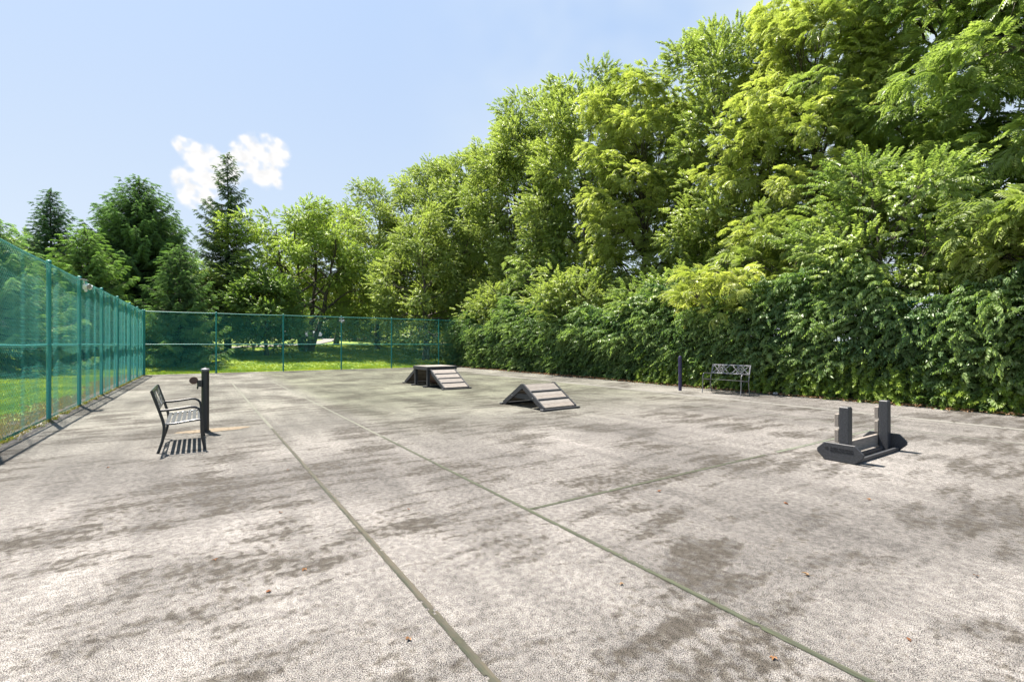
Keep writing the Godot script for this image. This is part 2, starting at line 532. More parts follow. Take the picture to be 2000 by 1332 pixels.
func make_court() -> void:
	var grain := grain_texture()
	var sheets := ArrayMesh.new()
	for q in [[29.0, 8.0], [8.0, -5.8]]:          # the far and the near part of the one sheet
		var mb := MB.new()
		mb.quad(at(-2.5, 0, q[0]), at(14.9, 0, q[0]), at(14.9, 0, q[1]), at(-2.5, 0, q[1]), Vector3.UP)
		for p in mb.v:
			mb.uv.append(Vector2((p.x + 2.5) / 17.4, (p.z + q[0]) / (q[0] - q[1])))
		sheets.add_surface_from_arrays(Mesh.PRIMITIVE_TRIANGLES, mb.mesh().surface_get_arrays(0))
	sheets.surface_set_material(0, court_material(court_texture(1024, 1236, 1.0, 0.0), grain))
	sheets.surface_set_material(1, court_material(court_texture(2048, 1624, 2.0, 1235.3), grain))
	var court := struct("court", sheets, null, "worn speckled grey tennis court surface with dark stains and faded green lines", "court")
	# a slab under the surface gives the court its edge
	var slab := MB.new()
	slab.box(at(6.2, -0.054, 11.6), Vector3(17.38, 0.1, 34.78), Basis(), 0.01)
	part("slab", slab.mesh(), M.asphalt, court)
	var green := [Color(0.027, 0.032, 0.018), Color(0.048, 0.055, 0.032)]
	var tan := [Color(0.022, 0.025, 0.015), Color(0.057, 0.05, 0.034)]
	var pale := [Color(0.085, 0.088, 0.068), Color(0.115, 0.115, 0.092)]
	for l in [
		[[at(1.10, 0, -5.0), at(1.10, 0, 9.4)], 0.044, tan], [[at(1.10, 0, 9.4), at(1.10, 0, 21.8)], 0.05, pale],
		[[at(2.49, 0, -5.0), at(2.49, 0, 7.6)], 0.04, green], [[at(2.49, 0, 7.6), at(2.49, 0, 21.8)], 0.045, pale],
		[[at(2.52, 0, 3.50), at(6.4, 0, 3.46)], 0.036, green], [[at(6.7, 0, 3.46), at(10.7, 0, 3.42)], 0.05, [Color(0.085, 0.098, 0.07), Color(0.108, 0.118, 0.088)]],
		[[at(12.05, 0, -5.0), at(12.0, 0, 21.8)], 0.20, [Color(0.125, 0.122, 0.11), Color(0.15, 0.147, 0.132)]],
		[[at(10.7, 0, -5.0), at(9.75, 0, 11.6), at(9.6, 0, 21.8)], 0.05, [Color(0.1, 0.1, 0.085), Color(0.125, 0.125, 0.105)]],
		[[at(1.10, 0, 21.83), at(12.0, 0, 21.83)], 0.1, pale],
	]:
		part("painted_line", strip(l[0], l[1], 0.0022, 0.004, l[2], 0.03), M.vertex, court)
	var crack := []
	var wob := 9.62
	for k in 70:
		wob += rnd(-0.035, 0.035) + (9.66 - wob) * 0.1 + (0.1 if k > 52 else 0.0) * 0.4
		crack.append(at(-1.95 + k * 0.13, 0, wob))
	part("crack", strip(crack, 0.016, 0.006, 0.003, [], 0.05), M.crack, court)
	# stained patch round the post
	var patch := MB.new()
	var ring := []
	for k in 28:
		var q := TAU * k / 28
		var r := 1.0 + rnd(-0.12, 0.12)
		ring.append(at(0.25 + cos(q) * 0.55 * r, 0.0045, 9.78 + sin(q) * 0.19 * r))
	for k in range(1, 27):
		patch.flat(ring[0], ring[k], ring[k + 1], Vector3.UP)
	part("stained_patch", patch.mesh(), M.orange_stain, court)
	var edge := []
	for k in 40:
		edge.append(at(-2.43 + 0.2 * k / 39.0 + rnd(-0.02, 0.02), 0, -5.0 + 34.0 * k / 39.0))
	part("edge_shade_strip", strip(edge, 0.075, 0.022, 0.006, [], 0.1), M.asphalt, court)  # dark court edge, with the shadow along the fence foot in its colour

func make_terrain() -> void:
	var xs := []
	for k in range(-14, 0):
		xs.append(-2.5 - pow(-k / 14.0, 2.2) * 500.0)
	var x := -2.5
	while x < 15.0:
		xs.append(x)
		x += 1.25
	xs.append_array([15.0, 17.0, 20.0, 25.0, 35.0, 60.0, 110.0, 250.0, 600.0])
	var ys := [-600.0, -200.0, -80.0, -30.0, -6.0, 0.0, 8.0, 16.0, 24.0]
	var y := 28.9
	while y < 66.0:
		ys.append(y)
		y += 1.0
	ys.append_array([70.0, 76.0, 84.0, 95.0, 115.0, 150.0, 220.0, 350.0, 700.0])
	var mb := MB.new()
	for i in xs.size() - 1:
		for j in ys.size() - 1:
			var p := []
			for q in [[i, j], [i + 1, j], [i + 1, j + 1], [i, j + 1]]:
				var under := -0.12 if xs[q[0]] > -2.51 and xs[q[0]] < 15.1 and ys[q[1]] > -6.1 and ys[q[1]] < 28.95 else -0.02
				p.append(on_ground(xs[q[0]], ys[q[1]], under))
			mb.quad(p[0], p[1], p[2], p[3], Vector3.UP)
	struct("lawn", mb.mesh(), M.lawn, "sunlit green lawn rising gently behind the fences", "lawn")
	# a soil bed under the hedge
	var bed := MB.new()
	for k in 68:
		var f0 := -5.0 + k * 0.5
		bed.quad(at(14.45 + rnd(-0.04, 0.04), 0.012, f0), at(17.0, 0.05, f0), at(17.0, 0.05, f0 + 0.5), at(14.45, 0.012, f0 + 0.5), Vector3.UP)
	struct("soil_bed", bed.mesh(), M.soil, "brown soil strip with dead leaves under the hedge", "soil")
	var walk := []
	for p in [[-30.0, 57.0], [-16.0, 49.0], [-8.0, 43.8], [0.0, 46.0], [6.0, 48.4], [9.7, 51.2], [12.3, 56.0], [13.8, 60.5]]:
		walk.append(p)
	struct("path", draped(walk, 1.5, 0.05), M.concrete, "pale concrete footpath curving over the lawn behind the fence", "path")
	struct("road", draped([[-60.0, 70.0], [0.0, 65.0], [30.0, 62.0], [90.0, 58.0]], 7.0, 0.06), M.road, "light grey road beyond the lawn behind the back fence", "road")

func draped(points: Array, width: float, up: float) -> ArrayMesh:
	var mb := MB.new()
	var fine := []
	for s in points.size() - 1:
		for i in 14:
			var t := i / 14.0
			fine.append(Vector2(lerpf(points[s][0], points[s + 1][0], t), lerpf(points[s][1], points[s + 1][1], t)))
	for s in fine.size() - 1:
		var d: Vector2 = (fine[s + 1] - fine[s]).normalized()
		var d2: Vector2 = d if s + 2 >= fine.size() else (fine[s + 2] - fine[s + 1]).normalized()
		var pa := []
		for k in 7:
			var w := width * (k / 6.0 - 0.5)
			var a: Vector2 = fine[s] + Vector2(-d.y, d.x) * w
			var b: Vector2 = fine[s + 1] + Vector2(-d2.y, d2.x) * w
			var now := [on_ground(a.x, a.y, up), on_ground(b.x, b.y, up)]
			if pa:
				mb.quad(pa[0], now[0], now[1], pa[1], Vector3.UP)
			pa = now
	return mb.mesh()

# ------------------------------------------------------------------ fences
func wire_mesh(height: float, r: float) -> ArrayMesh:
	var mb := MB.new()
	var half := 0.0355
	var k := int((height - 0.06) / half)
	for i in k:
		var y0 := 0.05 + i * half
		var a := Vector3(0.0 if i % 2 == 0 else half, y0, 0.002 if i % 2 == 0 else -0.002)
		var b := Vector3(half if i % 2 == 0 else 0.0, y0 + half, -0.002 if i % 2 == 0 else 0.002)
		mb.tube([a, b], [r, r], 3, false)
	return mb.mesh()

# line: points at ground level; posts are wanted at every point of it
func fence(label: String, line: Array, height: float, group: String, wire := 0.0018) -> Node3D:
	var f := thing("chain_link_fence", label, "fence", Vector3.ZERO, 0.0, group)
	var spots := []
	var tints := PackedColorArray()
	var sag := noise(FastNoiseLite.TYPE_SIMPLEX, 1.0, 2, 77)
	for i in line.size():
		var p: Vector3 = line[i]
		var post := MB.new()
		post.tube([p, p + Vector3.UP * (height + 0.02)], [0.039, 0.039], 12)
		var made := part("post", post.mesh(), M.teal, f)
		var cap := MB.new()
		cap.lathe([Vector2(0.044, 0.0), Vector2(0.044, 0.03), Vector2(0.025, 0.05), Vector2(0.0, 0.056)], p + Vector3.UP * (height + 0.01), 12)
		part("post_cap", cap.mesh(), M.teal, made)
		if i == line.size() - 1:
			break
		var e: Vector3 = line[i + 1]
		var along := (e - p).normalized()
		var side := along.cross(Vector3.UP)
		for y in [height, 1.5]:
			var rail := MB.new()
			var a: Vector3 = p + along * 0.034 + Vector3.UP * (y - 0.02)
			var b: Vector3 = e - along * 0.034 + Vector3.UP * (y - 0.02)
			rail.tube([a, a.lerp(b, 0.5) + Vector3.UP * rnd(-0.012, 0.006), b], [0.021, 0.021, 0.021], 10)
			part("top_rail" if y == height else "middle_rail", rail.mesh(), M.teal, f)
		var k := int((e - p).length() / 0.0355)
		for j in k:
			var s := p + along * (j * 0.0355)
			var bulge := sag.get_noise_2d(s.x * 0.8 + s.z * 0.8, 5.0) * 0.02
			s += side * (0.04 + bulge)
			if j % 2 == 0:
				spots.append(Transform3D(Basis(along, Vector3.UP, along.cross(Vector3.UP)), s))
			else:
				spots.append(Transform3D(Basis(-along, Vector3.UP, -along.cross(Vector3.UP)), s + along * 0.0355))
			tints.append(Color(1, 1, 1))
	many("wire_mesh", wire_mesh(height, wire), M.teal_wire, spots, tints, f)
	return f

func make_fences() -> void:
	var left := []
	for f in [3.9, 6.95, 9.95, 12.88, 15.5, 18.35, 21.25, 24.3, 26.7, 28.8]:
		left.append(at(-2.5 + (f - 10.0) * 0.016, 0, f))
	fence("tall teal chain link fence along the left side of the court", left, 3.1, "")
	var back := [at(-2.14, 0, 28.86)]
	for r in [0.8, 3.95, 7.06, 10.1, 13.3]:
		back.append(at(r, 0, 28.86))
	back.append(at(15.1, 0, 28.86))
	fence("tall teal chain link fence across the far end of the court", back, 3.1, "", 0.0013)
	var right := []
	for k in 11:
		right.append(at(15.1, 0, -2.8 + k * 3.06))
	fence("teal chain link fence buried in the hedge on the right", right, 2.6, "")

func security_light(label: String, where: Vector3, face: float) -> void:
	var t := thing("security_light", label, "light", where, face, "white floodlights clamped to fence posts")
	var b := MB.new()
	b.box(Vector3(0, 0.0, 0.05), Vector3(0.1, 0.12, 0.07), Basis(), 0.01)
	b.tube([Vector3(0, 0.04, 0.05), Vector3(0, 0.16, 0.03)], [0.012, 0.012], 8)
	part("housing", b.mesh(), M.white_plastic, t)
	var s := MB.new()
	s.box(Vector3(0, 0.17, 0.03), Vector3(0.26, 0.018, 0.17), Basis(Vector3.RIGHT, 0.12), 0.004)
	part("solar_panel", s.mesh(), M.solar, t)
	for k in [-1, 1]:
		var h := MB.new()
		var d := Vector3(k * 0.55, -0.35, 0.75).normalized()
		var o := Vector3(k * 0.085, 0.02, 0.1)
		h.lathe([Vector2(0.0, -0.045), Vector2(0.035, -0.045), Vector2(0.05, 0.0), Vector2(0.066, 0.06), Vector2(0.062, 0.064)], o, 14, Basis(Quaternion(Vector3.UP, d)))
		var head := part("lamp_head", h.mesh(), M.white_plastic, t)
		var l := MB.new()
		l.lathe([Vector2(0.062, 0.0), Vector2(0.0, 0.006)], o + d * 0.058, 14, Basis(Quaternion(Vector3.UP, d)))
		part("lens", l.mesh(), M.lens, head)
	var sensor := MB.new()
	sensor.lathe([Vector2(0.03, 0.03), Vector2(0.034, 0.0), Vector2(0.024, -0.025), Vector2(0.0, -0.034)], Vector3(0, -0.09, 0.07), 12)
	part("sensor", sensor.mesh(), M.white_plastic, t)

# ------------------------------------------------------------------ benches: long side along x, facing +z
func bench(label: String, where: Vector3, turn: float, metal: Material, legs: Material, wide: float) -> void:
	var t := thing("metal_bench", label, "bench", where, turn, "metal benches with lattice backs")
	var w := wide / 2.0
	for s in [-1, 1]:
		var x: float = s * w
		var r := MB.new()
		var p := []
		for q in [[0.0, -0.285], [0.06, -0.265], [0.16, -0.235], [0.27, -0.218], [0.36, -0.215], [0.44, -0.228], [0.56, -0.262], [0.70, -0.305], [0.86, -0.355]]:
			p.append(Vector3(x, q[0], q[1]))
		var rr := []
		for q in p:
			rr.append(0.018)
		r.tube(p, rr, 8, true, 0.75)
		part("rear_leg", r.mesh(), legs, t)
		var f := MB.new()
		p = []
		for q in [[0.0, 0.262], [0.06, 0.245], [0.16, 0.226], [0.28, 0.217], [0.41, 0.215], [0.50, 0.213], [0.55, 0.203], [0.585, 0.178], [0.605, 0.14], [0.612, 0.09], [0.605, 0.02], [0.592, -0.08], [0.585, -0.18], [0.584, -0.258]]:
			p.append(Vector3(x, q[0], q[1]))
		rr = []
		for q in p:
			rr.append(0.0165)
		f.tube(p, rr, 8, true, 0.75)
		part("front_leg", f.mesh(), legs, t)
		var e := MB.new()
		p = []
		for q in [[0.395, -0.213], [0.392, -0.17], [0.394, -0.10], [0.405, 0.0], [0.418, 0.10], [0.424, 0.17], [0.424, 0.21]]:
			p.append(Vector3(x, q[0], q[1]))
		rr = []
		for q in p:
			rr.append(0.014)
		e.tube(p, rr, 8, true, 0.8)
		part("seat_rail", e.mesh(), metal, t)
	for k in 7:
		var z := -0.18 + k * 0.062
		var y := 0.408 + 0.024 * smoothstep(-0.12, 0.14, z)
		var s := MB.new()
		s.box(Vector3(0, y, z), Vector3(wide - 0.02, 0.008, 0.042), Basis(Vector3.RIGHT, -0.05), 0.002)
		part("seat_slat", s.mesh(), metal, t)
	# the back: a frame with crossing flat bars, in the leaning plane of the rear uprights
	var low := Vector3(0, 0.60, -0.275)
	var high := Vector3(0, 0.855, -0.354)
	var up := (high - low).normalized()
	var h := (high - low).length()
	var frame := MB.new()
	frame.bar(low + Vector3(-w, 0, 0), low + Vector3(w, 0, 0), 0.012, 0.026, up)
	frame.bar(high + Vector3(-w, 0, 0), high + Vector3(w, 0, 0), 0.014, 0.032, up)
	for s in [-1, 1]:
		frame.bar(low + Vector3(s * (w - 0.02), 0, 0), high + Vector3(s * (w - 0.02), 0, 0), 0.012, 0.026, Vector3.RIGHT)
	part("back_frame", frame.mesh(), metal, t)
	var lines := []
	for s in [-1.0, 1.0]:
		var c: float = s * w * 0.5
		var a := h * 0.5
		lines.append_array([[c - a, a, c, h], [c, h, c + a, a], [c + a, a, c, 0.0], [c, 0.0, c - a, a]])         # the wide diamond
		var q := a * 0.46
		lines.append_array([[c - q, a, c, a + q], [c, a + q, c + q, a], [c + q, a, c, a - q], [c, a - q, c - q, a]])   # the small one inside
		for m in [-1.0, 1.0]:
			lines.append([c + m * a, a, c + m * minf(a * 2.0, w * 0.5 - 0.01), h * (0.5 + 0.5 * minf(1.0, (w * 0.5 - 0.01) / a - 1.0))])
			lines.append([c + m * a, a, c + m * minf(a * 2.0, w * 0.5 - 0.01), h * (0.5 - 0.5 * minf(1.0, (w * 0.5 - 0.01) / a - 1.0))])
			lines.append([c + m * a * 0.5, h * 0.75, c + m * a, h])
			lines.append([c + m * a * 0.5, h * 0.25, c + m * a, 0.0])
	for l in lines:
		var b := MB.new()
		var a3: Vector3 = low + Vector3(l[0], 0, 0) + up * l[1]
		var b3: Vector3 = low + Vector3(l[2], 0, 0) + up * l[3]
		b.bar(a3, b3, 0.008, 0.021, up.cross(Vector3.RIGHT).cross((b3 - a3).normalized()), 0.0015)
		part("lattice_bar", b.mesh(), metal, t)

# ------------------------------------------------------------------ agility pieces
func plank(parent: Node, centre: Vector3, size: Vector3, basis: Basis, k: int) -> void:
	var b := MB.new()
	b.box(Vector3.ZERO, size, Basis(), 0.005)
	part("plank", b.mesh(), M.planks[k % 4], parent, Transform3D(basis, centre))

# a ramp from (0, top, z0) down to the ground at z1, w wide; planks run along x
func ramp(t: Node, w: float, top: float, z0: float, z1: float, groups: int, rail: float) -> void:
	var a := Vector3(0, top, z0)
	var b := Vector3(0, 0.05, z1)
	var d := (b - a).normalized()
	var len := (b - a).length()
	var nrm := d.cross(Vector3.RIGHT)
	if nrm.y < 0:
		nrm = -nrm
	var basis := Basis(Vector3.RIGHT, nrm, Vector3.RIGHT.cross(nrm))
	for s in [-1, 1]:
		var r := MB.new()
		r.bar(a + Vector3(s * (w / 2 - 0.022), 0, 0) - nrm * (rail / 2 - 0.028), b + Vector3(s * (w / 2 - 0.022), 0, 0) - nrm * (rail / 2 - 0.028), 0.04, rail, nrm, 0.006)
		part("side_rail", r.mesh(), M.recycled, t)
	var pitch := len / groups
	for g in groups:
		for k in 2:
			var m := a + d * (pitch * (g + 0.08) + (pitch * 0.86 / 2.0) * (k + 0.5))
			plank(t, m, Vector3(w - 0.094, 0.03, pitch * 0.86 / 2.0 - 0.006), basis, rng.randi() % 4)
		if g < groups - 1:
			var c := MB.new()
			c.box(Vector3.ZERO, Vector3(w - 0.092, 0.045, pitch * 0.12), Basis(), 0.006)
			part("cleat", c.mesh(), M.recycled, t, Transform3D(basis, a + d * (pitch * (g + 1.0)) + nrm * 0.012))
	var f := MB.new()
	f.box(Vector3(0, 0.022, z1 + signf(z1 - z0) * 0.01), Vector3(w + 0.13, 0.042, 0.11), Basis(), 0.008)
	part("foot_bar", f.mesh(), M.recycled, t)

func make_agility() -> void:
	var t := thing("dog_ramp", "low peaked dog ramp of tan planks in the middle of the court", "dog ramp", at(6.9, 0, 9.25), deg_to_rad(2.0))
	ramp(t, 1.0, 0.54, 0.012, 0.80, 3, 0.11)
	ramp(t, 1.0, 0.54, -0.012, -0.80, 3, 0.11)
	for s in [-0.45, 0.45]:
		var tie := MB.new()
		tie.bar(Vector3(s, 0.26, -0.38), Vector3(s, 0.26, 0.38), 0.04, 0.12)
		part("cross_brace", tie.mesh(), M.recycled, t)
	for s in [-1, 1]:
		var bolt := MB.new()
		bolt.lathe([Vector2(0.013, 0.0), Vector2(0.013, 0.006), Vector2(0.0, 0.011)], Vector3(-0.5, 0.255, s * 0.405), 10, Basis(Vector3.BACK, PI / 2))
		part("bolt", bolt.mesh(), M.steel, t)

	t = thing("dog_walk_table", "raised dog agility table with plank ramps at both ends", "agility table", at(7.16, 0, 15.87), deg_to_rad(1.0))
	var w := 1.12
	var half := 0.62
	for k in 8:
		plank(t, Vector3(0, 0.703, -half + 0.035 + (k + 0.5) * (2 * half - 0.07) / 8.0), Vector3(w - 0.06, 0.03, (2 * half - 0.07) / 8.0 - 0.006), Basis(), k)
	for s in [-1, 1]:
		var a := MB.new()
		a.box(Vector3(s * (w / 2 - 0.01), 0.655, 0), Vector3(0.045, 0.125, 2 * half), Basis(), 0.006)
		part("side_fascia", a.mesh(), M.recycled, t)
		var e := MB.new()
		e.box(Vector3(0, 0.655, s * (half - 0.02)), Vector3(w - 0.07, 0.125, 0.045), Basis(), 0.006)
		part("end_fascia", e.mesh(), M.recycled, t)
		for z in [-1, 1]:
			var l := MB.new()
			l.box(Vector3(s * (w / 2 - 0.06), 0.315, z * (half - 0.1)), Vector3(0.09, 0.55, 0.1), Basis(), 0.008)
			part("leg", l.mesh(), M.recycled, t)
		var f := MB.new()
		f.box(Vector3(0, 0.022, s * (half - 0.1)), Vector3(w + 0.24, 0.04, 0.13), Basis(), 0.008)
		part("foot_bar", f.mesh(), M.recycled, t)
	ramp(t, w - 0.16, 0.60, half + 0.03, half + 1.06, 4, 0.12)
	ramp(t, w - 0.16, 0.60, -half - 0.03, -half - 1.06, 4, 0.12)
	# a crawl tube of dark plastic lies under the deck
	var tube := MB.new()
	tube.lathe([Vector2(0.25, -0.4), Vector2(0.265, -0.4), Vector2(0.265, 0.4), Vector2(0.25, 0.4)], Vector3(0.15, 0.31, 0), 28, Basis(Vector3.RIGHT, PI / 2))
	part("crawl_tube", tube.mesh(), M.rusty, t)

	t = thing("agility_jump", "dark dog agility jump with two posts and hexagonal end plates", "agility jump", at(7.53, 0, 2.73))
	var hex := [Vector2(-0.175, 0.004), Vector2(0.175, 0.004), Vector2(0.262, 0.095), Vector2(0.262, 0.14), Vector2(0.175, 0.232), Vector2(-0.175, 0.232), Vector2(-0.262, 0.14), Vector2(-0.262, 0.095)]
	for s in [-1, 1]:
		var p := MB.new()
		p.prism(hex, 0.04, 0.006, Transform3D(Basis(Vector3(0, 0, 1), Vector3.UP, Vector3(-1, 0, 0)), Vector3(s * 0.71, 0, 0)))
		var plate := part("end_plate", p.mesh(), M.recycled, t)
		if s == -1:
			lettering(plate)
		var c := MB.new()
		c.box(Vector3(s * 0.625, 0.35, 0.03), Vector3(0.108, 0.70, 0.108), Basis(), 0.01)
		var post := part("post", c.mesh(), M.recycled, t)
		for y in [0.32, 0.52]:
			var b := MB.new()
			b.box(Vector3(s * 0.625, y, -0.055), Vector3(0.1, 0.16, 0.05), Basis(), 0.005)
			part("bar_rest", b.mesh(), M.tan, post)
	plank(t, Vector3(0, 0.13, -0.055), Vector3(1.34, 0.16, 0.04), Basis(), 1)
	for z in [0.02, 0.16]:
		var r := MB.new()
		r.box(Vector3(0, 0.03, z), Vector3(1.37, 0.042, 0.034), Basis(), 0.005)
		part("base_rail", r.mesh(), M.recycled, t)

func lettering(plate: Node) -> void:
	var font := SystemFont.new()
	font.font_names = PackedStringArray(["Droid Sans"])
	var turn := Basis(Vector3(0, 0, 1), Vector3.UP, Vector3(-1, 0, 0))
	for l in [["GYMS FOR DOGS", 0.255, 0.165, 1.0], ["Natural Dog Park Products", 0.265, 0.134, 1.0]]:
		var m := TextMesh.new()
		m.text = l[0]
		m.font = font
		m.font_size = 24
		m.pixel_size = 0.001
		m.depth = 0.003
		var wide: float = m.get_aabb().size.x
		var k: float = l[1] / maxf(wide, 0.001)
		var o := part("lettering", m, M.lettering, plate)
		o.transform = Transform3D(turn * Basis.from_scale(Vector3(k, k, 1.0)), Vector3(-0.7315, l[2], 0.025))
	var paw := MB.new()
	for q in [[0.0, -0.008, 0.012], [-0.016, 0.006, 0.006], [-0.006, 0.014, 0.006], [0.006, 0.014, 0.006], [0.016, 0.006, 0.006]]:
		var ring := []
		for s in 12:
			ring.append(Vector2(q[0] + cos(TAU * s / 12) * q[2], q[1] + sin(TAU * s / 12) * q[2]))
		paw.prism(ring, 0.003, 0.0005, Transform3D(turn, Vector3(-0.7315, 0.158, -0.145)))
	part("emblem", paw.mesh(), M.lettering, plate)

func make_posts() -> void:
	var t := thing("utility_post", "black round post with a grey cap and brown push button beside the left bench", "post", at(0.11, 0, 9.69))
	var b := MB.new()
	b.tube([Vector3(0, 0, 0), Vector3(0, 1.045, 0)], [0.058, 0.058], 20)
	part("shaft", b.mesh(), M.black_paint, t)
	var c := MB.new()
	c.lathe([Vector2(0.0, 0.0), Vector2(0.063, 0.0), Vector2(0.065, 0.012), Vector2(0.062, 0.03), Vector2(0.05, 0.036), Vector2(0.014, 0.038), Vector2(0.014, 0.05), Vector2(0.0, 0.055)], Vector3(0, 1.045, 0), 20)
	part("cap", c.mesh(), M.cap, t)
	var s := MB.new()
	s.bar(Vector3(-0.05, 0.83, 0.03), Vector3(-0.115, 0.83, 0.045), 0.05, 0.11)
	s.tube([Vector3(-0.11, 0.78, 0.05), Vector3(-0.11, 0.74, 0.05)], [0.014, 0.012], 10)
	part("tap", s.mesh(), M.black_paint, t)
	var d := MB.new()
	d.lathe([Vector2(0.0, -0.018), Vector2(0.06, -0.018), Vector2(0.064, 0.0), Vector2(0.058, 0.016), Vector2(0.0, 0.02)], Vector3(-0.165, 0.885, 0.03), 22, Basis(Vector3.RIGHT, 1.2))
	part("push_button", d.mesh(), M.rusty, t)
	var f := MB.new()
	f.lathe([Vector2(0.082, 0.0), Vector2(0.08, 0.01), Vector2(0.06, 0.014)], Vector3(0, 0.004, 0), 18)
	part("base_flange", f.mesh(), M.black_paint, t)

	t = thing("bollard", "slim dark purple bollard with a domed top left of the far bench", "bollard", at(12.97, 0, 9.76))
	b = MB.new()
	b.tube([Vector3(0, 0, 0), Vector3(0, 1.06, 0)], [0.052, 0.052], 18, true)
	part("shaft", b.mesh(), M.purple_paint, t)
	c = MB.new()
	c.lathe([Vector2(0.052, 0.0), Vector2(0.05, 0.02), Vector2(0.038, 0.045), Vector2(0.018, 0.058), Vector2(0.0, 0.061)], Vector3(0, 1.061, 0), 18)
	part("dome", c.mesh(), M.purple_paint, t)

func small_things() -> void:
	var l := MB.new()
	for q in [[0.0, 0.06, 0.026], [0.9, 0.045, 0.02], [-0.9, 0.045, 0.02]]:
		l.leaf(Vector3.ZERO, Vector3(cos(q[0]), 0.12, sin(q[0])), Vector3.UP, q[1], q[2], 0.35, 0.1)
	l.tube([Vector3.ZERO, Vector3(-0.04, 0.006, 0.004)], [0.0012, 0.001], 3, false)
	var m := l.mesh()
	var mats := []
	for c in [Color(0.17, 0.06, 0.016), Color(0.19, 0.09, 0.03), Color(0.13, 0.055, 0.02), Color(0.2, 0.125, 0.06)]:
		mats.append(plain(c, 0.8))
	var spots := [[0.62, 4.66], [-1.0, 3.4], [-1.1, 3.18], [-0.95, 3.25], [-0.8, 3.12], [0.1, 3.9], [0.35, 3.2], [0.5, 2.6], [0.6, 3.4], [0.15, 2.1], [0.65, 2.15], [0.9, 2.3], [0.75, 1.95], [2.0, 1.55], [2.3, 1.2], [3.3, 1.5], [3.2, 1.3], [4.6, 2.3], [5.4, 1.9], [5.2, 1.7], [3.9, 3.2],
		[-1.6, 5.2], [-1.5, 4.6], [-0.9, 7.5], [-0.2, 8.2], [-1.4, 6.3], [0.9, 6.2], [1.6, 4.1], [1.9, 3.0], [2.2, 2.1], [3.0, 0.9], [1.3, 5.5], [-0.6, 2.7], [-0.4, 2.4], [0.2, 1.7], [4.2, 0.9], [-1.2, 3.9]]
	for k in spots.size():
		if k % 3 == 1:
			continue
		var o := MeshInstance3D.new()
		o.name = numbered("fallen_leaf")
		o.mesh = m
		o.material_override = mats[rng.randi() % 4]
		add_child(o)
		o.position = at(spots[k][0], 0.006, spots[k][1])
		o.rotation = Vector3(rnd(-0.25, 0.25), rnd(0, TAU), rnd(-0.25, 0.25))
		o.scale = Vector3.ONE * rnd(0.4, 0.85)
		tag(o, "small dry orange leaf lying on the open grey court", "leaf", "dry leaves scattered on the court")
	var p := MB.new()
	for k in 14:
		var d := rdir()
		d.y = absf(d.y) * 0.5
		var e := rdir() * 0.05
		p.flat(Vector3(0, 0.03, 0), Vector3(0, 0.03, 0) + d * 0.09, Vector3(0, 0.03, 0) + (d * 0.06 + e), Vector3.UP)
	var o := solo("paper_scrap", p.mesh(), M.paper, "crumpled white paper scrap at the hedge foot right of the far bench", "litter")
	o.position = at(14.2, 0.0, 7.35)

# ------------------------------------------------------------------ foliage pieces, all along +x from their own origin
func spray_broad(count: int, length: float, leaf: float, droop: float) -> ArrayMesh:
	var mb := MB.new()
	mb.col = Color(0.5, 0.4, 0.3)
	mb.tube([Vector3.ZERO, Vector3(length, -droop * length * 0.4, 0)], [0.004, 0.0015], 3, false)
	for k in count:
		var t := (k + 0.6) / count
		var s := 1.0 if k % 2 == 0 else -1.0
		mb.col = Color(1, 1, 1) * rnd(0.8, 1.15)
		var base := Vector3(length * t, -droop * length * 0.4 * t * t, 0)
		var d := Vector3(0.55, -droop + rnd(-0.45, 0.25), s * 0.85 + rnd(-0.3, 0.3)) if k < count - 1 else Vector3(1, -droop, 0)
		var up := Vector3(rnd(-0.4, 0.4), 1.0, rnd(-0.4, 0.4))
		mb.leaf(base, d, up, leaf * rnd(0.75, 1.2), leaf * rnd(0.46, 0.6), 0.22, 0.2)
	return mb.mesh()

func spray_pinnate(fronds: int, length: float, leaflet: float) -> ArrayMesh:
	var mb := MB.new()
	for q in fronds:
		var yaw := lerpf(-1.1, 1.1, (q + 0.5) / fronds) + rnd(-0.2, 0.2)
		var rise := rnd(0.1, 0.5)
		var l := length * rnd(0.75, 1.15)
		var side := Vector3(-sin(yaw), 0, cos(yaw))
		var shade := rnd(0.85, 1.12)
		var prev := Vector3.ZERO
		for k in 8:
			var t := (k + 1) / 8.0
			var p := Vector3(cos(yaw), 0, sin(yaw)) * l * t * (1.0 - 0.15 * t) + Vector3.UP * l * (rise * t - 0.85 * t * t)
			var d := (p - prev).normalized()
			prev = p
			mb.col = Color(1, 1, 1) * shade * rnd(0.9, 1.1)
			var size := leaflet * (0.7 + 0.6 * sin(PI * (0.2 + 0.7 * t)))
			for s in [-1.0, 1.0]:
				mb.leaf(p, side * s * 0.9 + d * 0.45 + Vector3.DOWN * rnd(0.1, 0.45), Vector3.UP, size, size * 0.36, 0.15, 0.15)
		mb.leaf(prev, Vector3(cos(yaw), -1.0, sin(yaw)), Vector3.UP, leaflet, leaflet * 0.36, 0.15, 0.1)
	return mb.mesh()

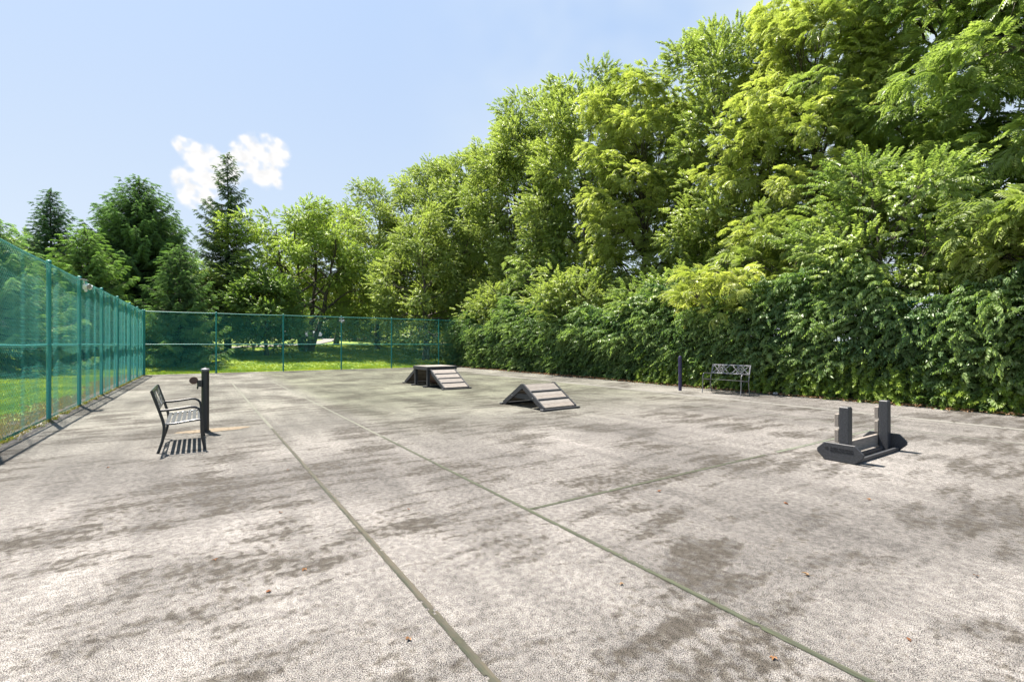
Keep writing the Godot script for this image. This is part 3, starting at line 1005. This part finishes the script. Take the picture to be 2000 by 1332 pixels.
func spray_arching(count: int, length: float, leaf: float) -> ArrayMesh:
	var mb := MB.new()
	var pts := []
	var rad := []
	var bend := rnd(-0.25, 0.25)
	for k in count + 1:
		var t := float(k) / count
		pts.append(Vector3(length * (t - 0.12 * t * t), length * (0.35 * t - 0.6 * t * t), length * bend * t * t))
		rad.append(0.004 * (1.0 - 0.7 * t))
	mb.col = Color(0.7, 0.6, 0.4)
	mb.tube(pts, rad, 3, false)
	for k in count:
		var t := (k + 1.0) / count
		var p: Vector3 = pts[k + 1]
		var d: Vector3 = (pts[k + 1] - pts[k]).normalized()
		var young := smoothstep(0.7, 1.0, t)
		for s in [-1.0, 1.0]:
			if rnd() < 0.12:
				continue
			mb.col = Color(1.0 + 1.1 * young, 1.0 + 0.85 * young, 1.0 + 0.8 * young) * rnd(0.75, 1.2)
			var size := leaf * (1.0 - 0.5 * young) * rnd(0.65, 1.25)
			mb.leaf(p + d * rnd(-0.02, 0.02), Vector3(0, 0, s) * rnd(0.3, 0.8) + d * rnd(0.1, 0.6) + Vector3.DOWN * rnd(0.7, 1.5), Vector3(rnd(-0.3, 0.8), 1.0, rnd(-0.4, 0.4)), size, size * rnd(0.5, 0.68), 0.15, 0.25)
	return mb.mesh()

func spray_creeper() -> ArrayMesh:
	var mb := MB.new()
	for q in 5:
		var o := Vector3(q * 0.09, -q * 0.05, rnd(-0.06, 0.06))
		mb.col = Color(1, 1, 1) * rnd(0.85, 1.2)
		for k in 5:
			var a := (k - 2) * 0.62
			var size := 0.11 - absf(k - 2) * 0.014
			mb.leaf(o, Vector3(0.8 * cos(a), -0.75 * cos(a * 0.5), sin(a)), Vector3(1.0, 0.8, 0), size, size * 0.42, 0.12, 0.2)
	return mb.mesh()

func spray_needles(length: float, side: float, droop: float) -> ArrayMesh:
	var mb := MB.new()
	for k in 9:
		var t := k / 8.0
		var p := Vector3(length * t, -droop * length * t * t, 0)
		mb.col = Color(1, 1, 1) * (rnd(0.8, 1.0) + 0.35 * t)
		for s in [-1.0, 1.0]:
			var l := side * (1.0 - 0.6 * t) * rnd(0.8, 1.2)
			var d := Vector3(0.75, rnd(-0.5, 0.0) - droop * 0.4, s * 0.8)
			for r in 2:
				mb.leaf(p, d + rdir() * 0.25, Vector3(rnd(-0.6, 0.6), 1, rnd(-0.6, 0.6)), l, 0.032, 0.3, 0.15)
		mb.leaf(p, Vector3(1, 0.35, rnd(-0.3, 0.3)), Vector3(0, 1, rnd(-1, 1)), side * 0.5, 0.03, 0.3, 0.0)
	mb.leaf(Vector3(length * 0.9, -droop * length * 0.8, 0), Vector3(1, -droop, 0), Vector3.UP, side * 0.6, 0.035, 0.3, 0.0)
	return mb.mesh()

func aim(dir: Vector3, where: Vector3, size: float, roll := 0.35) -> Transform3D:
	var x := dir.normalized()
	var z := x.cross(Vector3.UP)
	if z.length_squared() < 0.01:
		z = x.cross(Vector3.RIGHT)
	z = z.normalized()
	var y := z.cross(x)
	var b := Basis(x, y, z).rotated(x, rng.randfn() * roll)
	return Transform3D(b.scaled(Vector3.ONE * size), where)

func wobble(a: Vector3, b: Vector3, bow: Vector3, steps: int, amount: float) -> Array:
	var p := []
	for k in steps + 1:
		var t := float(k) / steps
		p.append(a.lerp(b, t) + bow * (4.0 * t * (1.0 - t)) + (rdir() * amount if k > 0 and k < steps else Vector3.ZERO))
	return p

func taper(steps: int, r0: float, r1: float) -> Array:
	var r := []
	for k in steps + 1:
		r.append(lerpf(r0, r1, pow(float(k) / steps, 0.8)))
	return r

# ------------------------------------------------------------------ broad-leaved trees
# o: across, along, height, radius, low (bottom of the crown), limbs, puffs, per (sprays in a puff), puff (its size), spray, dark, light (tints), trunk, stems, bark
func broad_tree(called: String, label: String, o: Dictionary, group := "") -> void:
	rng.seed = hash(label)
	var root := on_ground(o.across, o.along, -0.05)
	var t := thing(called, label, "tree", root, 0.0, group)
	var h: float = o.height
	var low: float = o.low
	var rad: float = o.radius
	var wood := MB.new()
	var stems: int = o.get("stems", 1)
	var tops := []
	for s in stems:
		var lean := Vector3.ZERO
		if stems > 1:
			var q := TAU * s / stems + 0.6
			lean = Vector3(cos(q), 0, sin(q)) * rad * 0.42
		var top := Vector3(rnd(-0.5, 0.5), h * 0.86, rnd(-0.5, 0.5)) + lean
		var p := wobble(Vector3(lean.x, 0, lean.z).normalized() * o.trunk * (0.9 if stems > 1 else 0.0), top, lean * 0.12, 9, 0.12)
		var r := taper(9, o.trunk * (0.7 if stems > 1 else 1.0), 0.03)
		r[0] *= 1.35
		wood.tube(p, r, 10)
		tops.append(p)
	var spots := []
	var tints := PackedColorArray()
	var n: int = o.limbs
	var dark: Color = o.dark
	var light: Color = o.light
	for i in n:
		var u := (i + 0.5) / n
		var stem: Array = tops[i % stems]
		var az := i * 2.39996 + rnd(-0.35, 0.35)
		var prof := pow(sin(PI * clampf(u * 0.82 + 0.15, 0.0, 1.0)), 0.65)
		var tip_h := lerpf(low + 0.9, h - 0.9, u)
		var from: Vector3 = stem[clampi(int(lerpf(0.25, 0.85, u) * 9.0), 1, 8)]
		var axis := Vector3(from.x, 0, from.z)
		var reach := rad * prof * rnd(0.55, 0.85)
		var tip := axis * 0.6 + Vector3(cos(az) * reach, tip_h, sin(az) * reach)
		var bow := Vector3.UP * reach * 0.12
		var limb := wobble(from, tip, bow, 6, 0.12)
		wood.tube(limb, taper(6, o.trunk * lerpf(0.42, 0.16, u), 0.018), 6, false)
		var lump := rad * lerpf(0.44, 0.34, u)
		var limb_tone := rnd()
		var m: int = o.puffs
		for j in m:
			var off := rdir() * lump * pow(rnd(), 0.4)
			off.y *= 0.85
			off += Vector3(cos(az), 0.15, sin(az)) * lump * 0.25
			var c := tip + off
			if c.y > h:
				c.y = h - rnd(0.0, 0.4)
			var start: Vector3 = limb[2 + rng.randi() % 5]
			wood.tube(wobble(start, c, Vector3.UP * 0.15, 3, 0.08), [0.022, 0.016, 0.011, 0.006], 4, false)
			var tone := clampf(limb_tone * 0.6 + rnd() * 0.55 - 0.08, 0.0, 1.0)
			var size: float = o.puff
			for k in o.per:
				var q := rdir()
				var at_ := c + Vector3(q.x, q.y * 0.7, q.z) * size * pow(rnd(), 0.55)
				var out := (at_ - Vector3(axis.x, at_.y - 1.0, axis.z)).normalized() * 0.6 + q * 0.7 + Vector3.UP * rnd(-0.35, 0.35)
				spots.append(aim(out, at_, rnd(0.75, 1.2), 0.6))
				var e := dark.lerp(light, clampf(tone + rnd(-0.25, 0.25), 0.0, 1.0))
				tints.append(e)
	part("trunk", wood.mesh(), o.bark, t)
	many("crown", o.spray, M.leaf, spots, tints, t)

# ------------------------------------------------------------------ spruces
func spruce(label: String, o: Dictionary) -> void:
	rng.seed = hash(label)
	var t := thing("spruce_tree", label, "spruce", on_ground(o.across, o.along, -0.05), 0.0, "spruces behind the fences")
	var h: float = o.height
	var wood := MB.new()
	wood.tube(wobble(Vector3.ZERO, Vector3(rnd(-0.2, 0.2), h, rnd(-0.2, 0.2)), Vector3.ZERO, 8, 0.05), taper(8, h * 0.018, 0.012), 8)
	var spots := []
	var tints := PackedColorArray()
	var y: float = o.low
	var dark: Color = o.dark
	var light: Color = o.light
	while y < h - 0.1:
		var u: float = (y - o.low) / (h - o.low)
		var reach: float = o.radius * pow(1.0 - u, o.get("shape", 0.8)) + 0.16
		var k: int = o.get("whorl", 6) if u < 0.85 else 5
		var a0 := rnd(0, TAU)
		for b in k:
			if rnd() < o.get("gap", 0.0):
				continue
			var az := a0 + TAU * b / k + rnd(-0.25, 0.25)
			var l := reach * rnd(0.72, 1.12)
			var d := Vector3(cos(az), 0, sin(az))
			var side := Vector3(-d.z, 0, d.x)
			var drop: float = lerpf(0.42, -0.35, u) * o.get("hang", 1.0) + rnd(-0.1, 0.1)
			var base := Vector3(0, y + rnd(-0.12, 0.12), 0)
			var p := []
			for s in 6:
				var q := s / 5.0
				p.append(base + d * l * q + Vector3.UP * l * (-drop * q + 0.30 * q * q * q))
			wood.tube(p, taper(5, 0.012 + l * 0.012, 0.006), 4, false)
			var tone := rnd()
			var count := maxi(2, int(l / o.get("step", 0.15)))
			for s in count:
				var q := 0.12 + 0.88 * (s + rnd()) / count
				var i := mini(int(q * 5.0), 4)
				var w: Vector3 = p[i].lerp(p[i + 1], q * 5.0 - i)
				var size := lerpf(1.25, 0.65, q) * clampf(0.45 + l * 0.32, 0.55, 1.25)
				for m in [-1.0, 1.0]:
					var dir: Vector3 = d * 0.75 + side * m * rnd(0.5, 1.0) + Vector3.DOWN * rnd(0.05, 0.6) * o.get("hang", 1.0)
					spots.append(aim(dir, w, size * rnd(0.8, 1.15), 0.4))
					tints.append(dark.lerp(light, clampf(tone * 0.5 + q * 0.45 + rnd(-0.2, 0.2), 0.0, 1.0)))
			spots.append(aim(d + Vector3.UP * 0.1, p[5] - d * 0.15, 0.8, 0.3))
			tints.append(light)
		y += o.get("rise", 0.36) * lerpf(1.0, 0.7, u)
	for k in 4:
		spots.append(aim(Vector3(rnd(-0.2, 0.2), 1, rnd(-0.2, 0.2)), Vector3(0, h - 0.35 + k * 0.06, 0), 0.6, 1.0))
		tints.append(light)
	part("trunk", wood.mesh(), M.bark_dark, t)
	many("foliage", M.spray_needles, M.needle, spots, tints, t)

func make_trees() -> void:
	rng.seed = 5
	M.spray_broad = spray_broad(15, 0.5, 0.13, 0.35)
	M.spray_fine = spray_broad(16, 0.34, 0.115, 0.5)
	M.spray_pinnate = spray_pinnate(5, 0.34, 0.086)
	M.spray_long = spray_pinnate(4, 0.44, 0.128)
	M.spray_needles = spray_needles(0.42, 0.2, 0.25)
	M.spray_arching = spray_arching(12, 0.7, 0.125)
	M.spray_arching_short = spray_arching(8, 0.42, 0.12)
	M.spray_creeper = spray_creeper()

	# spruces, left to right
	spruce("dark pointed spruce rising at the far left above the fence", {"across": -9.3, "along": 49.5, "height": 11.8, "radius": 3.6, "low": 0.8, "dark": Color(0.055, 0.107, 0.067), "light": Color(0.152, 0.260, 0.122), "shape": 0.85})
	spruce("pale drooping spruce right behind the near left fence", {"across": -7.6, "along": 30.5, "height": 7.0, "radius": 3.4, "low": 0.9, "dark": Color(0.122, 0.213, 0.107), "light": Color(0.335, 0.487, 0.199)})
	spruce("broad dense spruce behind the left fence corner", {"across": -3.4, "along": 42.0, "height": 12.3, "radius": 5.4, "low": 0.4, "dark": Color(0.061, 0.122, 0.061), "light": Color(0.229, 0.365, 0.122), "shape": 0.72, "whorl": 8})
	spruce("dark spruce spire left of the broad dense one", {"across": -5.4, "along": 45.5, "height": 10.4, "radius": 3.3, "low": 0.5, "dark": Color(0.061, 0.122, 0.061), "light": Color(0.20, 0.32, 0.11), "shape": 0.75})
	spruce("dark spruce spire between the broad one and the thin one", {"across": -1.7, "along": 45.0, "height": 10.2, "radius": 3.2, "low": 0.5, "dark": Color(0.061, 0.122, 0.061), "light": Color(0.20, 0.32, 0.11), "shape": 0.75})
	spruce("yellow green spruce filling the gap left of the broad one", {"across": -5.4, "along": 36.5, "height": 7.8, "radius": 3.2, "low": 0.4, "dark": Color(0.107, 0.183, 0.061), "light": Color(0.335, 0.487, 0.138), "shape": 0.7})
	spruce("low spruce with skirts to the ground just outside the fence corner", {"across": -0.9, "along": 34.0, "height": 7.0, "radius": 2.6, "low": 0.25, "dark": Color(0.061, 0.116, 0.055), "light": Color(0.213, 0.335, 0.107), "shape": 0.7})
	spruce("tall thin ragged spruce standing against the cloud", {"across": 2.0, "along": 44.2, "height": 15.7, "radius": 3.5, "low": 2.2, "dark": Color(0.067, 0.110, 0.061), "light": Color(0.183, 0.260, 0.107), "rise": 0.5, "whorl": 5, "gap": 0.22, "hang": 1.35, "shape": 0.75})

	var yellow := {"dark": Color(0.31, 0.37, 0.11), "light": Color(0.52, 0.56, 0.20)}
	var mid := {"dark": Color(0.23, 0.30, 0.10), "light": Color(0.44, 0.50, 0.18)}
	var deep := {"dark": Color(0.18, 0.26, 0.09), "light": Color(0.38, 0.46, 0.17)}
	var base := {"limbs": 20, "puffs": 8, "per": 32, "puff": 0.8, "spray": M.spray_fine, "trunk": 0.24, "bark": M.bark, "low": 2.5}

	# behind the back fence
	broad_tree("maple_tree", "bright green spreading tree with several trunks behind the back fence", base.merged({"dark": Color(0.25, 0.34, 0.085), "light": Color(0.45, 0.55, 0.15)}).merged({"across": 7.7, "along": 43.2, "height": 12.2, "radius": 5.5, "low": 2.2, "stems": 4, "trunk": 0.34, "limbs": 30, "per": 46}, true))
	broad_tree("maple_tree", "shaggy green tree between the thin spruce and the bright spreading tree", base.merged({"dark": Color(0.10, 0.18, 0.05), "light": Color(0.27, 0.38, 0.10)}).merged({"across": 4.3, "along": 39.5, "height": 6.4, "radius": 2.4, "low": 0.2, "limbs": 15, "trunk": 0.14}, true))
	broad_tree("maple_tree", "thin leafy tree between the broad spruce and the thin spruce", base.merged(mid).merged({"across": 0.2, "along": 42.5, "height": 6.4, "radius": 2.0, "low": 0.6, "limbs": 12, "trunk": 0.13}, true))
	broad_tree("maple_tree", "slender trunked tree right of the light post behind the back fence", base.merged(yellow).merged({"across": 11.6, "along": 49.5, "height": 13.5, "radius": 4.4, "low": 3.2}, true))
	broad_tree("roadside_tree", "yellow green tree left of where the tall row begins", base.merged(mid).merged({"across": 14.2, "along": 44.5, "height": 16.2, "radius": 4.4, "low": 0.3, "limbs": 24}, true))
	broad_tree("roadside_tree", "leafy tree hanging over the right end of the back fence", base.merged(mid).merged({"across": 14.8, "along": 34.5, "height": 11.5, "radius": 3.6, "low": 0.2, "limbs": 20}, true))
	# the tall row beside the court, far to near
	var row := [
		[16.4, 40.5, 16.3, 4.4, mid, "spray_fine", "farthest tall tree of the row behind the hedge"],
		[17.6, 34.5, 16.2, 4.3, mid, "spray_fine", "second farthest tall tree of the row behind the platform with ramps"],
		[18.2, 29.2, 16.9, 4.2, mid, "spray_fine", "tall round topped tree in the row left of the tallest crown"],
		[18.5, 25.0, 18.3, 4.2, mid, "spray_fine", "tallest crown of the row standing highest against open sky"],
		[18.6, 20.2, 17.3, 4.1, mid, "spray_fine", "upright tree with a twin rounded top above the peaked ramp"],
		[18.2, 15.8, 14.6, 3.8, yellow, "spray_pinnate", "pale feathery tree behind the middle of the hedge"],
		[19.4, 12.2, 15.4, 4.0, mid, "spray_fine", "open crowned tree behind the purple bollard"],
		[18.4, 8.4, 14.6, 3.6, yellow, "spray_pinnate", "feathery bright tree towering behind the far bench"],
		[18.8, 4.6, 17.0, 4.0, deep, "spray_pinnate", "dark shaded tree behind the hedge right of the far bench"],
		[17.8, 1.2, 16.0, 3.8, deep, "spray_long", "large leaved tree at the right edge of the view"],
		[18.5, -3.0, 16.0, 3.8, deep, "spray_long", "nearest tree of the row at the extreme right"],
	]
	for r in row:
		var near: bool = r[1] < 18.0
		broad_tree("tall_tree", r[6], base.merged(r[4]).merged({"across": r[0] * 1.13, "along": r[1] * 1.13 if r[1] < 28.0 else r[1] * 1.06, "height": 1.5 + (r[2] - 1.5) * 1.13, "radius": r[3], "low": 2.6, "limbs": 29 if near else 30, "puffs": 8, "per": {"spray_fine": 46, "spray_pinnate": 23, "spray_long": 14}[r[5]], "spray": M[r[5]], "puff": 0.8}, true), "tall trees in a row behind the hedge")
	# the pale feathery one hangs a bough over the hedge
	broad_tree("sapling", "pale yellow feathery young tree leaning out over the hedge left of the far bench", base.merged({"dark": Color(0.36, 0.42, 0.11), "light": Color(0.56, 0.58, 0.2)}).merged({"across": 14.9, "along": 9.6, "height": 4.7, "radius": 1.5, "low": 1.7, "limbs": 9, "puffs": 5, "per": 6, "puff": 0.5, "trunk": 0.05, "spray": M.spray_pinnate}, true))
	broad_tree("sapling", "small leafy tree growing through the hedge top near the right edge", base.merged(mid).merged({"across": 15.2, "along": 1.4, "height": 5.4, "radius": 1.9, "low": 2.2, "limbs": 10, "puffs": 6, "per": 10, "puff": 0.6, "trunk": 0.06, "spray": M.spray_long}, true))

	# young growth between the hedge top and the tall crowns
	var young := ["rounded young tree over the far end of the hedge", "bushy young tree above the hedge behind the platform with ramps", "leafy young tree above the hedge behind the peaked ramp", "young tree above the hedge left of the pale feathery one",
		"young tree above the hedge behind the far bench", "dense young tree above the hedge left of the jump posts", "young tree above the hedge over the jump posts"]
	for k in young.size():
		broad_tree("young_tree", young[k], base.merged(mid if k % 2 == 0 else deep).merged({"across": 16.8 + 0.6 * sin(k * 2.1), "along": 26.5 - k * 4.3 + sin(k * 1.3), "height": 6.2 + 1.4 * sin(k * 1.7), "radius": 2.1, "low": 2.0, "limbs": 14, "puffs": 6, "per": 6 if k % 3 == 1 else 18, "puff": 0.62, "trunk": 0.07, "spray": M.spray_pinnate if k % 3 == 1 else M.spray_fine}, true), "young trees between the hedge and the tall row")
	# far trees that close the view between the trunks
	var far := [[-34.0, 92.0, 13.0, 5.5], [-26.0, 80.0, 11.0, 5.0], [-17.0, 84.0, 12.0, 5.0], [-9.0, 88.0, 12.0, 5.0], [0.0, 84.0, 11.0, 5.0], [8.0, 90.0, 12.0, 5.0], [17.0, 84.0, 11.0, 5.0], [26.0, 82.0, 12.0, 5.5], [36.0, 78.0, 12.0, 5.5], [21.0, 52.0, 12.0, 4.6], [25.0, 44.0, 12.0, 4.6]]
	var names := ["far left end of the distant tree line", "second from the left in the distant tree line", "distant tree seen through the left fence beyond the path", "distant tree behind the pointed dark spruce", "distant tree hidden behind the broad spruce", "distant tree beyond the road behind the thin spruce",
		"distant tree beyond the road behind the several-trunked tree", "distant tree over the road right of the slender trunk", "rightmost tree of the distant line", "dark bushy tree behind the right end of the back fence", "dark tree beyond the hedge corner"]
	for k in far.size():
		var f: Array = far[k]
		broad_tree("distant_tree", names[k], base.merged(deep).merged({"across": f[0], "along": f[1], "height": f[2], "radius": f[3], "low": -0.6, "limbs": 18, "puffs": 6, "per": 18, "puff": 1.3, "spray": M.spray_big}, true), "distant trees beyond the lawn")

func make_bushes() -> void:
	var where := [[-6.0, 72.5], [1.0, 73.5], [7.5, 71.0], [13.0, 73.0], [19.0, 70.5], [24.5, 72.0], [30.5, 69.5], [17.5, 58.0], [6.0, 79.0]]
	var says := ["dark bush across the road far behind the thin spruce", "dark bush across the road left of the several-trunked tree", "dark bush across the road straight behind the several-trunked tree", "dark bush across the road right of the several-trunked tree",
		"dark bush across the road behind the light post", "dark bush across the road right of the light post", "rightmost dark bush across the road", "dark bush on the near side of the road by the footpath end", "pale bush farthest back behind the several-trunked tree"]
	for k in where.size():
		broad_tree("bush", says[k], {"across": where[k][0], "along": where[k][1], "height": 4.6 + 0.8 * sin(k * 2.0), "radius": 3.6, "low": -0.5, "limbs": 14, "puffs": 6, "per": 12, "puff": 0.9, "spray": M.spray_big, "trunk": 0.1, "bark": M.bark_dark, "dark": Color(0.07, 0.12, 0.04), "light": Color(0.16, 0.22, 0.06)}, "bushes across the road")

func make_hedge() -> void:
	rng.seed = 99
	var t := thing("hedge", "dense dark green vine hedge covering the right side fence of the court", "hedge", at(15.0, 0, 13.0))
	var o := t.position
	var lumps := noise(FastNoiseLite.TYPE_SIMPLEX, 0.35, 3, 61)
	var tall := noise(FastNoiseLite.TYPE_SIMPLEX, 0.22, 2, 62)
	var wood := MB.new()
	for k in 70:
		var f := -3.0 + k * 0.46 + rnd(-0.2, 0.2)
		wood.tube(wobble(at(15.0 + rnd(-0.2, 0.25), 0, f) - o, at(15.0 + rnd(-0.35, 0.3), rnd(1.8, 3.2), f + rnd(-0.6, 0.6)) - o, Vector3.ZERO, 5, 0.1), taper(5, rnd(0.012, 0.035), 0.008), 5, false)
	part("stem", wood.mesh(), M.bark, t)
	var spots := []
	var tints := PackedColorArray()
	# inner leaves
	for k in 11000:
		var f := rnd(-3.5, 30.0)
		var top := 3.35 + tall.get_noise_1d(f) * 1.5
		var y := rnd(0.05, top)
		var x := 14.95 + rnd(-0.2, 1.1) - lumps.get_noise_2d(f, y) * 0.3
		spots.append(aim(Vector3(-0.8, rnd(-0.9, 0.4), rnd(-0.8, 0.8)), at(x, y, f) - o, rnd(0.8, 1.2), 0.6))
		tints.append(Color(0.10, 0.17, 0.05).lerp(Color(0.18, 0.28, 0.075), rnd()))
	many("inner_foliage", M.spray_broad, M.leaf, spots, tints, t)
	spots = []
	tints = PackedColorArray()
	var short := []
	var short_tints := PackedColorArray()
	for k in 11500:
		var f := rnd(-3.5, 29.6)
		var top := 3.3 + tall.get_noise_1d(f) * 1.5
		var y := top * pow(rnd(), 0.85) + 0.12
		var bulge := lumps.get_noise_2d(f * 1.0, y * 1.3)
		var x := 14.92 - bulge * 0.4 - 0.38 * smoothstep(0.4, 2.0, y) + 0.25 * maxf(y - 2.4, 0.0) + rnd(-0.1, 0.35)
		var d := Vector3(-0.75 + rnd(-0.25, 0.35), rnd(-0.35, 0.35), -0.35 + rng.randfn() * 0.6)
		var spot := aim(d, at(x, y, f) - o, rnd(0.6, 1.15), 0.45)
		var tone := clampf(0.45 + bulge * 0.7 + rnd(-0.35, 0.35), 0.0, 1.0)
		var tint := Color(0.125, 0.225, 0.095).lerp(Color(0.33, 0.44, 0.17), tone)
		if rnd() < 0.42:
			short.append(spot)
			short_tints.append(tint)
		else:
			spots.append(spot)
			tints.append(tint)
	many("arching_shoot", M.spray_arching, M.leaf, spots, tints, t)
	many("side_shoot", M.spray_arching_short, M.leaf, short, short_tints, t)
	spots = []
	tints = PackedColorArray()
	for k in 1500:
		var f := rnd(-3.5, 13.0)
		var y := 0.1 + absf(rng.randfn()) * 0.45
		spots.append(aim(Vector3(-1.0, rnd(-0.5, 0.2), rnd(-0.7, 0.7)), at(14.72 + rnd(-0.2, 0.2), y, f) - o, rnd(0.7, 1.15), 0.3))
		tints.append(Color(0.14, 0.22, 0.03).lerp(Color(0.32, 0.42, 0.06), rnd()))
	many("creeper_leaf", M.spray_creeper, M.leaf, spots, tints, t)
	# dead leaves along the foot of the hedge
	var l := MB.new()
	l.leaf(Vector3.ZERO, Vector3(1, 0.1, 0), Vector3.UP, 0.07, 0.04, 0.3, 0.2)
	spots = []
	tints = PackedColorArray()
	for k in 5200:
		var f := rnd(-3.5, 29.0)
		spots.append(aim(Vector3(rnd(-1, 1), rnd(-0.2, 0.3), rnd(-1, 1)), at(14.42 + rng.randfn() * 0.17, 0.02 + rnd(0, 0.03), f), rnd(0.6, 1.3), 0.4))
		tints.append(Color(0.12, 0.065, 0.03).lerp(Color(0.34, 0.22, 0.12), rnd()))
	var lit := many("leaf_litter", l.mesh(), M.dry, spots, tints, self)
	tag(lit, "brown dead leaves gathered along the foot of the hedge", "leaf litter")

func make_grass() -> void:
	rng.seed = 17
	var mb := MB.new()
	for k in 9:
		mb.col = Color(1, 1, 1) * rnd(0.75, 1.2)
		var q := rnd(0, TAU)
		mb.leaf(Vector3(rnd(-0.05, 0.05), 0, rnd(-0.05, 0.05)), Vector3(cos(q) * 0.5, 1, sin(q) * 0.5), Vector3(cos(q + 1.6), 0.2, sin(q + 1.6)), rnd(0.06, 0.11), 0.009, 0.1, 0.2)
	var tuft := mb.mesh()
	var spots := []
	var tints := PackedColorArray()
	var patchy := noise(FastNoiseLite.TYPE_SIMPLEX, 0.3, 3, 71)
	for k in 60000:
		var a := 0.0
		var f := 0.0
		if k < 36000:
			a = -2.62 - 9.0 * pow(rnd(), 1.4)
			f = 5.0 + 36.0 * rnd()
		else:
			a = rnd(-3.0, 17.0)
			f = 29.05 + 22.0 * pow(rnd(), 1.3)
		var p := patchy.get_noise_2d(a, f)
		var c := Color(0.17, 0.27, 0.018).lerp(Color(0.36, 0.43, 0.035), clampf(0.5 + p * 0.9 + rnd(-0.2, 0.2), 0.0, 1.0))
		if a < -2.6 and a > -3.15 + p * 0.4 and f < 29.0:
			c = c.lerp(Color(0.30, 0.17, 0.08), 0.85)
			if rnd() < 0.5:
				continue
		spots.append(Transform3D(Basis(Vector3.UP, rnd(0, TAU)).scaled(Vector3.ONE * rnd(0.6, 1.3)), on_ground(a, f, -0.01)))
		tints.append(c)
	for k in 900:
		var f := rnd(4.0, 28.6)
		var left := k < 500
		var c := Color(0.2, 0.26, 0.04).lerp(Color(0.3, 0.22, 0.09), rnd())
		var a := -2.46 + (f - 10.0) * 0.016 + rng.randfn() * 0.035 if left else 14.5 + rng.randfn() * 0.1
		spots.append(Transform3D(Basis(Vector3.UP, rnd(0, TAU)).scaled(Vector3(1.0, 0.7, 1.0) * rnd(0.4, 1.1)), at(a, 0.0, f)))
		tints.append(c)
	var g := many("grass", tuft, M.grass, spots, tints, self)
	tag(g, "short sunlit grass blades on the lawn outside the fences", "grass")
	var bed := MB.new()
	for k in 50:
		var f := 4.0 + k * 0.5
		var e := -2.58 + (f - 10.0) * 0.016
		bed.quad(at(e, 0.012, f), at(e - 0.45 + rnd(-0.1, 0.1), 0.014, f), at(e - 0.45 + rnd(-0.1, 0.1), 0.014, f + 0.5), at(e, 0.012, f + 0.5), Vector3.UP)
	struct("bare_soil", bed.mesh(), M.soil, "reddish bare soil strip outside the left fence", "soil")

func parked_car() -> void:
	var w := on_ground(11.3, 66.0, 0.07)
	var t := thing("parked_car", "white parked car on the road seen through the back fence beside the several-trunked tree", "car", w, deg_to_rad(-8.0))
	var body := MB.new()
	var low := [Vector2(-2.25, 0.3), Vector2(2.2, 0.3), Vector2(2.28, 0.55), Vector2(2.15, 0.78), Vector2(1.2, 0.92), Vector2(-1.9, 0.95), Vector2(-2.25, 0.85), Vector2(-2.3, 0.5)]
	body.prism(low, 1.75, 0.08, Transform3D())
	part("body", body.mesh(), M.car, t)
	var cabin := MB.new()
	cabin.prism([Vector2(-1.85, 0.93), Vector2(1.15, 0.9), Vector2(0.45, 1.4), Vector2(-1.1, 1.44), Vector2(-1.5, 1.36)], 1.5, 0.06, Transform3D())
	part("window", cabin.mesh(), M.car_glass, t)
	var roof := MB.new()
	roof.prism([Vector2(-1.2, 1.41), Vector2(0.5, 1.38), Vector2(0.4, 1.45), Vector2(-1.1, 1.48)], 1.4, 0.015, Transform3D())
	part("roof", roof.mesh(), M.car, t)
	for x in [-1.4, 1.4]:
		for z in [-0.8, 0.8]:
			var wheel := MB.new()
			wheel.lathe([Vector2(0.0, -0.11), Vector2(0.3, -0.11), Vector2(0.33, -0.08), Vector2(0.33, 0.08), Vector2(0.3, 0.11), Vector2(0.0, 0.11)], Vector3(x, 0.33, z), 18, Basis(Vector3.RIGHT, PI / 2))
			part("wheel", wheel.mesh(), M.tyre, t)

func _ready() -> void:
	# camera
	var cam := Camera3D.new()
	cam.name = "camera"
	cam.projection = Camera3D.PROJECTION_FRUSTUM
	cam.near = 0.05
	cam.far = 2000.0
	cam.size = 2.0 * 0.05 * 666.0 / 928.0
	cam.frustum_offset = Vector2(0.0, 0.05 * 6.0 / 928.0)
	add_child(cam)
	cam.position = Vector3(0, 1.5, 0)
	cam.rotation_degrees = Vector3(0, -33.53, 0)
	cam.current = true
	# sky, exposure
	var env := Environment.new()
	env.background_mode = Environment.BG_SKY
	env.sky = Sky.new()
	env.sky.sky_material = make_sky()
	env.background_energy_multiplier = 0.283
	env.tonemap_mode = Environment.TONE_MAPPER_LINEAR
	env.tonemap_exposure = 3.5
	env.sdfgi_enabled = true
	env.ssao_enabled = true
	env.ssil_enabled = true
	var around := WorldEnvironment.new()
	around.name = "surroundings"
	around.environment = env
	add_child(around)
	# sun
	var sun := DirectionalLight3D.new()
	sun.name = "sun"
	sun.light_color = Color(1.0, 0.965, 0.92)
	sun.light_energy = 1.6
	sun.light_angular_distance = 0.5
	sun.shadow_enabled = true
	add_child(sun)
	sun.look_at_from_position(SUN_DIR * 10.0, Vector3.ZERO)

	rng.seed = 1
	make_materials()
	M.spray_big = spray_broad(12, 0.9, 0.3, 0.3)
	make_court()
	make_terrain()
	make_fences()
	make_trees()
	make_bushes()
	make_hedge()
	make_grass()
	rng.seed = 3
	make_agility()
	bench("black metal bench with slatted seat and lattice back near the left fence", at(-0.17, 0, 8.7), PI / 2, M.slat, M.black_paint, 1.2)
	bench("grey metal bench with lattice back standing before the hedge on the right", at(13.27, 0, 8.38), -PI / 2 + 0.06, M.sheen_paint, M.sheen_paint, 1.2)
	make_posts()
	security_light("white twin headed floodlight with solar panel on a left fence post", at(-2.36, 2.9, 15.5), PI / 2)
	security_light("white floodlight on a post of the back fence", at(7.06, 2.86, 28.82), 0.0)
	parked_car()
	small_things()
